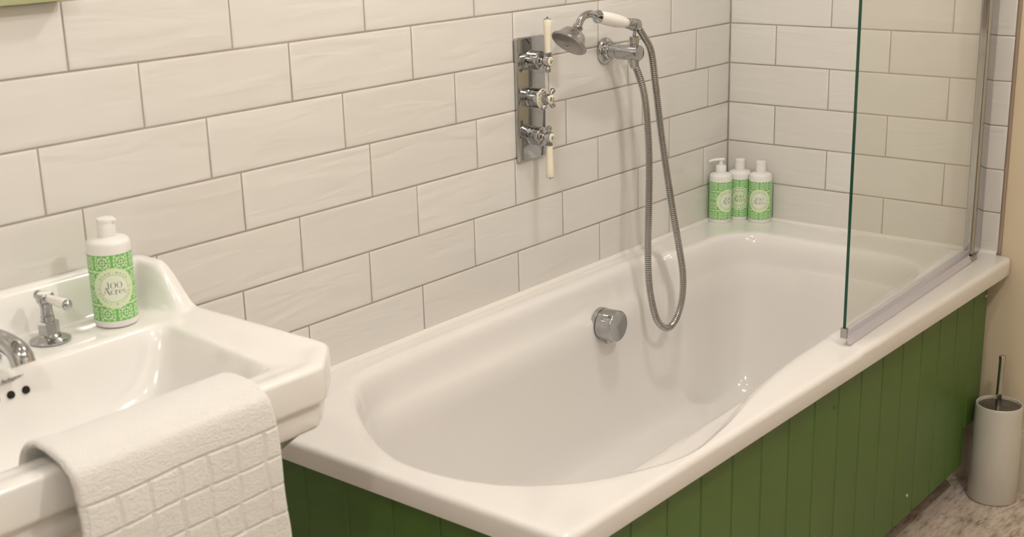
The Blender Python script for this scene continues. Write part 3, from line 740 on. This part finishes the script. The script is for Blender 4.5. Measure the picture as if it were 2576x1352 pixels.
tp.append(MB().lathe((TX, TY, zt - 0.010), (0, 0, 1), [(0.0085, 0), (0.0118, 0.003), (0.0125, 0.008), (0.0125, 0.0125), (0.0112, 0.0145), (0.0098, 0.0150)], 32).build('handle_hub', M_CHROME, sharp=35))
tp.append(MB().lathe((TX, TY, zt + 0.0045), (0, 0, 1), [(0.0100, 0), (0.0098, 0.0015), (0.0070, 0.0026), (0.0001, 0.0030)], 32).build('index_button', M_WCER, sharp=50))
ld = Vector((0.000, -0.060, -0.001)).normalized(); P0 = Vector((TX, TY, zt - 0.001))
tp.append(MB().lathe(P0 + ld * 0.011, ld, [(0.0060, 0), (0.0062, 0.003), (0.0078, 0.038), (0.0080, 0.0425), (0.0074, 0.0435)], 28).build('lever', M_WCER, sharp=50))
tp.append(MB().lathe(P0 + ld * 0.0543, ld, [(0.0076, 0), (0.0076, 0.0015), (0.0060, 0.004), (0.0030, 0.0055), (0.0001, 0.0075)], 28).build('lever_finial', M_CHROME, sharp=40))
tp.append(MB().lathe(P0 - ld * 0.010, -ld, [(0.0048, 0), (0.0042, 0.002), (0.0068, 0.005), (0.0070, 0.008), (0.0050, 0.011), (0.0001, 0.0125)], 24).build('lever_stub', M_CHROME, sharp=45))
adopt(tapo, tp)
spo = empty('basin_spout', (-2.143, -0.080, ZD), 'curved chrome basin spout at the left edge over the overflow holes', 'spout')
sx = -2.143
pp = catmull([(sx, -0.080, ZD + 0.010), (sx, -0.086, ZD + 0.026), (sx, -0.104, ZD + 0.038), (sx, -0.134, ZD + 0.0415), (sx, -0.164, ZD + 0.040), (sx, -0.186, ZD + 0.032), (sx, -0.194, ZD + 0.018)], 8)
n_ = len(pp)
sp_parts = [MB().tube(pp, [0.0140 + 0.0020 * sst(0.6, 1.0, i / (n_ - 1)) for i in range(n_)], 32).build('spout_tube', M_CHROME, sharp=60),
            MB().lathe((sx, -0.080, ZD), (0, 0, 1), [(0.0275, 0), (0.0285, 0.0015), (0.0285, 0.003), (0.024, 0.0055), (0.019, 0.0075), (0.0155, 0.012)], 40).build('escutcheon', M_CHROME, sharp=30)]
adopt(spo, sp_parts)

# ------------------------------------------------------------------ BOTTLES
def shape_label(R, h, kind, seed, wide, nu, nv):
    """label sleeve: grid of printed colours computed from plain shapes; s arc length, v height from the middle"""
    half = math.radians(wide); Lh = R * half
    s = np.linspace(-Lh, Lh, nu); v = np.linspace(-h / 2, h / 2, nv)
    S, V = np.meshgrid(s, v); a = np.abs(S); b_ = np.abs(V)
    pale = np.array((0.62, 0.80, 0.44)); midg = np.array((0.17, 0.47, 0.13)); dark = np.array((0.045, 0.25, 0.07)); white = np.array((0.80, 0.84, 0.66)); lite = np.array((0.33, 0.60, 0.24))
    C = np.zeros(S.shape + (3,)) + lite
    P = 0.0265                                        # mirrored repeat
    q = np.abs(((a + P / 2) % P) - P / 2); w_ = np.abs(((b_ + 0.0015 + P / 2) % (P)) - P / 2)
    def put(mask, col): C[mask] = col
    def circ(cx_, cy_, r): return (q - cx_) ** 2 + (w_ - cy_) ** 2 < r * r
    put(circ(0.0045, 0.0052, 0.0042), midg); put(circ(0.0045, 0.0052, 0.0026), lite); put(circ(0.0045, 0.0052, 0.0014), pale)
    put((q < 0.0013) , midg); put((w_ < 0.0010), pale)
    th = np.arctan2(w_ - P / 2, q - P / 2); rr = np.hypot(q - P / 2, w_ - P / 2)
    put(rr < 0.0072, pale); put((rr < 0.0068) & (np.abs(np.cos(4 * th)) > 0.72), midg)
    put((rr < 0.0052 + 0.0006 * np.cos(8 * th)) & (rr > 0.0041), dark); put(rr < 0.0041, lite)
    put((rr < 0.0036) & (np.abs(np.sin(2 * th)) > 0.80), white); put(rr < 0.0012, dark)
    lf = np.hypot((q - 0.0098) / 2.6, (w_ - 0.0030)) < 0.00095; put(lf, dark * 0.5 + midg * 0.5)
    lf = np.hypot((q - 0.0030), (w_ - 0.0098) / 2.6) < 0.00085; put(lf, pale)
    tri = (w_ > 0.0070) & (w_ < 0.0098) & (np.abs(q - 0.0080) < (0.0098 - w_) * 0.7); put(tri, white)
    put((np.hypot(q, w_) < 0.0022), white); put((np.hypot(q, w_) < 0.0009), midg)
    n_ = np.sin(S * 2900) * np.sin(V * 2700 + a * 900); C *= (1 + 0.07 * n_)[..., None]
    # medallion
    rad_ = np.hypot(S, V)
    scal = 0.0292 + 0.0005 * np.cos(28 * np.arctan2(V, S))
    put(rad_ < scal + 0.0012, pale * 0.95); put(rad_ < scal, np.array((0.70, 0.80, 0.55)))
    ringc = np.array((0.05, 0.07, 0.04)) if kind == 'dark' else np.array((0.38, 0.60, 0.20))
    if kind == 'dark':
        put((rad_ < 0.0272) & (rad_ > 0.0265), ringc)
    put((rad_ < 0.0206) & (rad_ > 0.0198), ringc)
    put(rad_ < 0.0198, np.array((0.78, 0.82, 0.68)) if kind != 'dark' else np.array((0.66, 0.76, 0.50)))
    return s, v, C
GLYPH = {
 '1': (0.34, [('l', 0.17, 0.0, 0.17, 0.66, 0.07), ('l', 0.05, 0.0, 0.29, 0.0, 0.025), ('l', 0.17, 0.66, 0.05, 0.58, 0.03)]),
 '0': (0.66, [('o', 0.33, 0.33, 0.29, 0.34, 0.075, 0.02)]),
 'A': (0.86, [('l', 0.10, 0.0, 0.42, 0.84, 0.025), ('l', 0.42, 0.84, 0.78, 0.0, 0.095), ('l', 0.20, 0.27, 0.62, 0.27, 0.025), ('l', 0.0, 0.0, 0.22, 0.0, 0.025), ('l', 0.66, 0.0, 0.92, 0.0, 0.025)]),
 'c': (0.50, [('a', 0.27, 0.25, 0.22, 0.25, 50, 310, 0.075)]),
 'r': (0.40, [('l', 0.12, 0.0, 0.12, 0.50, 0.075), ('l', 0.02, 0.0, 0.24, 0.0, 0.022), ('l', 0.12, 0.34, 0.26, 0.49, 0.03), ('l', 0.26, 0.48, 0.36, 0.46, 0.07), ('l', 0.02, 0.49, 0.12, 0.49, 0.022)]),
 'e': (0.52, [('a', 0.27, 0.25, 0.22, 0.25, 0, 310, 0.07), ('l', 0.07, 0.26, 0.48, 0.26, 0.022)]),
 's': (0.42, [('b', 0.21, 0.37, 0.14, 0.125, 30, 270, 0.060), ('b', 0.21, 0.125, 0.15, 0.125, -150, 90, 0.060)]),
}
def glyph_polys(txt, size, x0, y0):
    polys = []; x = x0
    for ch in txt:
        wd, strokes = GLYPH[ch]
        for st in strokes:
            if st[0] == 'l':
                ax_, ay_, bx_, by_, t = st[1:]; dx, dy = bx_ - ax_, by_ - ay_; l = math.hypot(dx, dy); nx, ny = -dy / l * t / 2, dx / l * t / 2
                nseg = max(1, int(l / 0.08)); hx_, hy_ = dx / nseg, dy / nseg
                for k in range(nseg):
                    a_, b2 = ax_ + hx_ * k, ay_ + hy_ * k
                    polys.append([(a_ + nx, b2 + ny), (a_ + hx_ + nx, b2 + hy_ + ny), (a_ + hx_ - nx, b2 + hy_ - ny), (a_ - nx, b2 - ny)])
            else:
                if st[0] == 'o': cx_, cy_, rx_, ry_, t1, t2 = st[1:]; a0_, a1_ = 0, 360
                else: cx_, cy_, rx_, ry_, a0_, a1_, t1 = st[1:]; t2 = 0.02 if st[0] == 'a' else t1
                n = 24
                for k in range(n):
                    pa = [math.radians(a0_ + (a1_ - a0_) * (k + d) / n) for d in (0, 1)]
                    w2 = [t2 + (t1 - t2) * abs(math.cos(p)) ** 1.5 for p in pa]
                    polys.append([(cx_ + rx_ * math.cos(pa[0]), cy_ + ry_ * math.sin(pa[0])), (cx_ + rx_ * math.cos(pa[1]), cy_ + ry_ * math.sin(pa[1])),
                                  (cx_ + (rx_ - w2[1]) * math.cos(pa[1]), cy_ + (ry_ - w2[1] * 0.5) * math.sin(pa[1])), (cx_ + (rx_ - w2[0]) * math.cos(pa[0]), cy_ + (ry_ - w2[0] * 0.5) * math.sin(pa[0]))])
        for p in polys:
            pass
        for i_, p in enumerate(polys):
            if p and not isinstance(p, tuple):
                polys[i_] = tuple((x + q[0] * size, y0 + q[1] * size) for q in p)
        x += wd * size
    return polys, x - x0
def wrap(polys, R, zc_):
    q = MB()
    for p in polys:
        vs = []
        for (s_, v_2) in p:
            th = s_ / R; vs.append((R * math.sin(th), -R * math.cos(th), zc_ + v_2))
        q.add(vs, [tuple(range(len(vs)))])
    return q
def text_polys(txt, size):
    c = bpy.data.curves.new('t', 'FONT'); c.body = txt; c.size = size; c.align_x = 'CENTER'; c.align_y = 'CENTER'; c.resolution_u = 2
    o = bpy.data.objects.new('t', c); COL.objects.link(o)
    dg = bpy.context.evaluated_depsgraph_get(); me = bpy.data.meshes.new_from_object(o.evaluated_get(dg))
    bpy.data.objects.remove(o); bpy.data.curves.remove(c)
    out = [tuple((me.vertices[i].co.x, me.vertices[i].co.y) for i in p.vertices) for p in me.polygons]
    bpy.data.meshes.remove(me); return out
def arc_text(txt, size, R0, mid, top=True, step=None):
    """letters set round a circle of radius R0; mid angle in degrees"""
    out = []; n = len(txt); step = step or size * 1.35 / R0
    for i, ch in enumerate(txt):
        if ch == ' ': continue
        off = (i - (n - 1) / 2) * step
        ang = math.radians(mid) - off if top else math.radians(mid) + off
        rot = ang - math.pi / 2 if top else ang + math.pi / 2
        cx_, cy_ = R0 * math.cos(ang), R0 * math.sin(ang); c_, s_ = math.cos(rot), math.sin(rot)
        for p in text_polys(ch, size):
            out.append(tuple((cx_ + x * c_ - y * s_, cy_ + x * s_ + y * c_) for x, y in p))
    return out
def bottle(name, loc, face_deg, kind, closure, top_txt, bot_txt, label, res, pump_deg=0.0, R=0.0292):
    H = 0.130
    root = empty(name, loc, label, 'bottle', 'green and white toiletry bottles', math.radians(face_deg))
    body = MB().lathe((0, 0, 0), (0, 0, 1), [(0.001, 0.0012), (R - 0.007, 0.0004), (R - 0.0035, 0.0), (R - 0.0012, 0.0012), (R, 0.004), (R, H - 0.009), (R - 0.0007, H - 0.0058), (R - 0.0024, H - 0.0030), (R - 0.0055, H - 0.0012), (R - 0.010, H - 0.0002), (0.0125, H + 0.0012)], 64).build('body', M_PLASTIC, root, sharp=60)
    zc_ = 0.0602; h = 0.0985
    s, v, C = shape_label(R + 0.00025, h, kind, 1, 100, res[0], res[1]); RL = R + 0.00025
    nu, nv = len(s), len(v); th = s / RL
    X = np.repeat(np.sin(th)[None], nv, 0) * RL; Y = -np.repeat(np.cos(th)[None], nv, 0) * RL; Z = np.repeat(v[:, None], nu, 1) + zc_
    vs = np.stack([X, Y, Z], -1).reshape(-1, 3)
    idx = np.arange(nu * nv).reshape(nv, nu)
    fs = np.stack([idx[:-1, :-1], idx[:-1, 1:], idx[1:, 1:], idx[1:, :-1]], -1).reshape(-1, 4)
    me = bpy.data.meshes.new('label'); me.from_pydata(vs.tolist(), [], fs.tolist())
    at = me.color_attributes.new('print', 'FLOAT_COLOR', 'POINT')
    rgba = np.concatenate([C.reshape(-1, 3), np.ones((nu * nv, 1))], 1).astype(np.float32); at.data.foreach_set('color', rgba.ravel())
    me.shade_smooth(); lo = link('label', me, M_LABEL, root)
    # the back of the label, plain mid green
    bk = MB(); rs = []
    for z in (zc_ - h / 2, zc_ + h / 2):
        rs.append([(RL * math.sin(t), -RL * math.cos(t), z) for t in np.linspace(math.radians(100), math.radians(260), 40)])
    bk.rings(rs, False, False, closed=False).build('label_back', mat('label_back_green', (0.33, 0.62, 0.24), 0.4), root, sharp=60)
    po, w1 = glyph_polys('100', 0.0135, 0, 0); po = [tuple((x - w1 / 2 + 0.0008, y + 0.0004) for x, y in p) for p in po]
    p2, w2 = glyph_polys('Acres', 0.0125, 0, 0); p2 = [tuple((x - w2 / 2, y - 0.0085) for x, y in p) for p in p2]
    wrap(po + p2, RL + 0.00022, zc_).build('label_name', M_BLACK, root)
    rt = 0.0236
    sm = arc_text(top_txt, 0.0040, rt, 90, True) + arc_text(bot_txt, 0.0034, rt, -90, False)
    sm += [tuple((cx_ + 0.0009 * math.cos(k * math.pi / 2), 0.0009 * math.sin(k * math.pi / 2)) for k in range(4)) for cx_ in (-rt, rt)]
    wrap(sm, RL + 0.0002, zc_).build('label_small_print', M_GREY if kind != 'dark' else M_BLACK, root)
    z = H + 0.0008
    if closure == 'flip':
        cp = MB().lathe((0, 0, z), (0, 0, 1), [(0.0132, 0), (0.0134, 0.001), (0.0130, 0.018), (0.0124, 0.0185), (0.0124, 0.0195), (0.0128, 0.020), (0.0125, 0.0272), (0.0112, 0.0288), (0.0001, 0.0292)], 40).build('flip_cap', M_PLASTIC, root, sharp=35)
    elif closure == 'pump':
        MB().lathe((0, 0, z), (0, 0, 1), [(0.0135, 0), (0.0137, 0.001), (0.0133, 0.0175), (0.0122, 0.019), (0.006, 0.0195)], 40).build('pump_collar', M_PLASTIC, root, sharp=35)
        MB().lathe((0, 0, z + 0.019), (0, 0, 1), [(0.0060, 0), (0.0055, 0.005), (0.0035, 0.009), (0.0032, 0.012)], 24).build('pump_stem', M_CLEARP, root, sharp=45)
        a = math.radians(pump_deg - face_deg); D = Vector((math.cos(a), math.sin(a), 0))
        hd_ = MB().tube([Vector((0, 0, z + 0.0335)) - D * 0.0085, Vector((0, 0, z + 0.0340)) - D * 0.004, Vector((0, 0, z + 0.0335)) + D * 0.012, Vector((0, 0, z + 0.0318)) + D * 0.023, Vector((0, 0, z + 0.0290)) + D * 0.0315], [0.0034, 0.0040, 0.0038, 0.0032, 0.0024], 16)
        hd_.build('pump_head', M_PLASTIC, root, sharp=50)
    else:
        MB().lathe((0, 0, z), (0, 0, 1), [(0.0127, 0), (0.0129, 0.001), (0.0126, 0.0195), (0.0120, 0.0205), (0.008, 0.021)], 40).build('pump_collar', M_PLASTIC, root, sharp=35)
        a = math.radians(pump_deg - face_deg); D = Vector((math.cos(a), math.sin(a), 0))
        MB().lathe((0, 0, z + 0.0205), (0, 0, 1), [(0.0120, 0), (0.0129, 0.001), (0.0131, 0.0050), (0.0124, 0.0066), (0.0095, 0.0074), (0.0001, 0.0070)], 40).build('pump_head', M_PLASTIC, root, sharp=35)
        MB().tube([Vector((0, 0, z + 0.0240)) + D * 0.006, Vector((0, 0, z + 0.0238)) + D * 0.0145, Vector((0, 0, z + 0.0230)) + D * 0.0165], [0.0032, 0.0032, 0.0026], 14).build('pump_nozzle', M_PLASTIC, root, sharp=50)
    return root
def facing(x, y, extra=0.0):
    a = math.degrees(math.atan2(CAM.y - y, CAM.x - x)); return a + 90 + extra
bx_, by_ = -1.9365, -0.0955
bottle('soap_bottle', (bx_, by_, ZD + 0.0002), facing(bx_, by_, 3), 'light', 'locked', 'HAND WASH', 'NEROLI & LEMON', 'green patterned hand wash bottle with white pump standing on the washbasin', (230, 270), facing(bx_, by_) - 90 + 60, 0.0313)
for (x, y, extra, kind, clo, t1, t2, lab, pd) in (
    (-0.0900, -0.0335, 40, 'light', 'pump', 'BODY WASH', 'AND SHOWER GEL', 'green patterned bath corner bottle with long pump spout, leftmost of the three', 129),
    (-0.0345, -0.0575, 0, 'dark', 'flip', 'CONDITIONER', 'ORANGE & MINT', 'green patterned bottle with dark ringed badge, tucked between two others in the bath corner', 0),
    (-0.0335, -0.1180, -4, 'light', 'flip', 'SHAMPOO', 'ORANGE & LEMON', 'green patterned capped bottle with pale badge, rightmost in the bath corner', 0)):
    bottle('toiletry_bottle', (x, y, ZR + 0.0036), facing(x, y, extra), kind, clo, t1, t2, lab, (150, 170), pd)

# ------------------------------------------------------------------ TOWEL
def towel():
    prof = [(-0.4085, 0.792), (-0.414, 0.810), (-0.422, 0.8275), (-0.434, 0.8400), (-0.452, 0.8465), (-0.470, 0.8480), (-0.488, 0.8468), (-0.504, 0.8430), (-0.5155, 0.8350), (-0.5225, 0.8280), (-0.5265, 0.805), (-0.5290, 0.775), (-0.5305, 0.735), (-0.531, 0.69), (-0.531, 0.64), (-0.530, 0.585)]
    pr = catmull([Vector((0, y, z)) for y, z in prof], 14)
    P = np.array([(q.y, q.z) for q in pr])
    d = np.r_[0, np.cumsum(np.hypot(*np.diff(P, axis=0).T))]; tot_ = d[-1]
    nS, nX = 420, 260
    sv = np.linspace(0, tot_, nS); Y = np.interp(sv, d, P[:, 0]); Z = np.interp(sv, d, P[:, 1])
    TY_ = np.gradient(Y); TZ_ = np.gradient(Z); l = np.hypot(TY_, TZ_); TY_ /= l; TZ_ /= l
    NY, NZ = -(-TZ_), -(TY_)                          # outward (up / front)
    NY, NZ = TZ_, -TY_
    x = np.linspace(0, 1, nX)
    XX, SS = np.meshgrid(x, sv)
    x_l, x_r = -2.2860, -2.0050
    W = x_r - x_l
    ii = np.searchsorted(-Z[Z.argmax():], -0.797) + Z.argmax(); s_line = sv[ii]
    hgt = np.zeros_like(XX); xs = (1 - XX) * W
    cols = [0.0, 0.026, 0.068, 0.110, 0.152, 0.194, 0.236, 0.278, 0.32]
    rowsv = [s_line + k * 0.0385 for k in range(4)]
    def groove(t, w, sft): return np.exp(-np.abs(t / w) ** sft)
    gdep = np.zeros_like(XX)
    for k, sr in enumerate(rowsv): gdep = np.maximum(gdep, groove(SS - sr - 0.0012 * np.sin(XX * 9 + k), 0.0013, 2.0))
    inband = (SS > rowsv[0]) & (SS < rowsv[-1])
    for k, cx_ in enumerate(cols[1:-1]):
        gdep = np.where(inband, np.maximum(gdep, 0.85 * groove(xs - cx_ - 0.0010 * np.sin(SS * 90 + k * 2), 0.0030, 4.0)), gdep)
    rng = np.random.RandomState(3)
    fz = rng.rand(nS, nX); fz2 = fz
    # soft terry unevenness
    lowf = rng.rand(nS // 6 + 2, nX // 5 + 2)
    gi = np.clip((np.arange(nS) / 6), 0, lowf.shape[0] - 1.001); gj = np.clip(np.arange(nX) / 5, 0, lowf.shape[1] - 1.001)
    i0 = gi.astype(int); j0_ = gj.astype(int); fi = (gi - i0)[:, None]; fj = (gj - j0_)[None]
    lf = (lowf[i0][:, j0_] * (1 - fi) * (1 - fj) + lowf[i0 + 1][:, j0_] * fi * (1 - fj) + lowf[i0][:, j0_ + 1] * (1 - fi) * fj + lowf[i0 + 1][:, j0_ + 1] * fi * fj)
    bump = 0.0002 * (fz2 - 0.5) + 0.00022 * (lf - 0.5) - 0.0026 * gdep
    T = 0.0075 + 0.0065 * np.clip((SS - 0.06) / 0.08, 0, 1)
    edge = np.minimum(XX, 1 - XX) * W; er = np.clip(edge / 0.007, 0, 1); rnd_ = np.sqrt(1 - (1 - er) ** 2)
    wob = 0.0030 * np.sin(XX * 5.5 + 0.6) * np.clip((SS - 0.12) / 0.1, 0, 1)
    wx = 0.0016 * np.sin(SS * 40) + 0.004 * np.clip((SS - 0.12) / 0.2, 0, 1) * (XX - 0.5) - 0.0085 * XX * (1 - np.clip((SS - 0.10) / 0.22, 0, 1))
    # the left edge lifts off the rim in a soft arch
    arch = 0.0035 * np.exp(-((XX) / 0.10) ** 2) * np.exp(-((SS - 0.085) / 0.05) ** 2)
    base = 0.5 * T
    def surf(off):
        return np.stack([x_l + XX * W + wx, Y[:, None] + NY[:, None] * (off + wob + arch), Z[:, None] + NZ[:, None] * (off + wob + arch)], -1)
    outer = surf(T * 0.5 * rnd_ + (bump) * (0.4 + 0.6 * er) - 0.0)
    innr = surf(-T * 0.5 * rnd_)
    # move whole cloth outwards so that its inner face clears the rim
    vs = np.concatenate([outer.reshape(-1, 3), innr.reshape(-1, 3)]); n1 = nS * nX
    idx = np.arange(n1).reshape(nS, nX)
    f1 = np.stack([idx[:-1, :-1], idx[:-1, 1:], idx[1:, 1:], idx[1:, :-1]], -1).reshape(-1, 4)
    f2 = (f1 + n1)[:, ::-1]
    def strip(a): return np.stack([a[:-1], a[1:], a[1:] + n1, a[:-1] + n1], -1)
    f3 = np.concatenate([strip(idx[:, 0]), strip(idx[:, -1])[:, ::-1], strip(idx[0])[:, ::-1], strip(idx[-1])])
    me = bpy.data.meshes.new('hand_towel'); o0 = np.array((-2.145, -0.49, 0.83)); me.from_pydata((vs - o0).tolist(), [], np.concatenate([f1, f2, f3]).tolist())
    bm = bmesh.new(); bm.from_mesh(me); bmesh.ops.remove_doubles(bm, verts=bm.verts, dist=1e-6); bmesh.ops.recalc_face_normals(bm, faces=bm.faces); bm.to_mesh(me); bm.free()
    me.shade_smooth(); o = link('hand_towel', me, M_TOWEL); o.location = tuple(o0)
    tag(o, 'thick white folded hand towel with square pattern draped over the basin front', 'towel')
towel()

# ------------------------------------------------------------------ TOILET BRUSH
QX, QY = -0.0745, -0.7815
tb = empty('toilet_brush', (QX, QY, 0), 'tall cream ceramic toilet brush holder with metal handle by the skirting', 'toilet brush')
t1 = MB().lathe((0, 0, 0), (0, 0, 1), [(0.050, 0.0004), (0.0545, 0.001), (0.0565, 0.004), (0.0555, 0.12), (0.0532, 0.234), (0.0525, 0.2385), (0.0508, 0.2405), (0.0488, 0.2398), (0.0480, 0.237), (0.0480, 0.215), (0.0480, 0.02), (0.0001, 0.02)], 64).build('holder', M_BRUSHC, tb, sharp=50)
t2 = MB().lathe((0, 0, 0), (0, 0, 1), [(0.0465, 0.229), (0.0470, 0.231), (0.0460, 0.2335), (0.016, 0.2340), (0.012, 0.2350), (0.0001, 0.2350)], 48).build('lid', M_SILVERB, tb, sharp=40)
t3 = MB().lathe((-0.002, 0.004, 0), (0.012, -0.004, 1), [(0.0072, 0.2320), (0.0072, 0.3470), (0.0078, 0.3480), (0.0078, 0.3560), (0.0070, 0.3572), (0.0001, 0.3572)], 28).build('handle', M_STEEL, tb, sharp=40)
t4 = MB().lathe((0, 0, 0), (0, 0, 1), [(0.028, 0.03), (0.034, 0.04), (0.034, 0.10), (0.006, 0.11), (0.006, 0.2195)], 24).build('brush_head', M_PLASTIC, tb, sharp=40)

# ------------------------------------------------------------------ MIRROR above the basin
mr = empty('wall_mirror', (-2.205, -0.0015, 1.286), 'sage green framed mirror hanging over the washbasin', 'mirror')
fr = MB(); x0, x1, z0, z1, d_ = -2.50, -1.906, 1.2865, 1.98, 0.030
mp_ = []
mp_.append(MB().box(x0, x1, -d_, -0.0015, z0, z0 + 0.055).build('frame_rail', M_SAGE, bevel=(0.002, 2), sharp=40))
mp_.append(MB().box(x0, x1, -d_, -0.0015, z1 - 0.055, z1).build('frame_rail', M_SAGE, bevel=(0.002, 2), sharp=40))
mp_.append(MB().box(x0, x0 + 0.055, -d_, -0.0015, z0 + 0.0552, z1 - 0.0552).build('frame_stile', M_SAGE, bevel=(0.002, 2), sharp=40))
mp_.append(MB().box(x1 - 0.055, x1, -d_, -0.0015, z0 + 0.0552, z1 - 0.0552).build('frame_stile', M_SAGE, bevel=(0.002, 2), sharp=40))
mp_.append(MB().box(x0 + 0.05, x1 - 0.05, -0.012, -0.006, z0 + 0.05, z1 - 0.05).build('mirror_glass', M_MIRROR))
adopt(mr, mp_)

# ------------------------------------------------------------------ CEILING DOWNLIGHTS (outside the frame)
for i, (x, y) in enumerate(LAMPS):
    r = empty('ceiling_light', (x, y, CEIL), 'small globe ceiling lamp ' + ('over the middle of the bath', 'over the washbasin', 'over the floor beside the bath', 'over the floor in front of the basin', 'above the camera end of the room')[i], 'ceiling light', 'ceiling spotlights')
    MB().lathe((0, 0, -0.0005), (0, 0, -1), [(0.045, 0), (0.045, 0.004), (0.040, 0.006), (0.033, 0.004), (0.033, 0.0)], 32, cap0=False, cap1=False).build('bezel', M_LAMPB, r, sharp=40)
    ld_ = bpy.data.lights.new('bulb', 'POINT'); ld_.shadow_soft_size = 0.032; ld_.energy = LPOW[i]; ld_.color = LCOL
    lo = bpy.data.objects.new('bulb', ld_); COL.objects.link(lo); lo.parent = r; lo.location = (0, 0, -0.055)
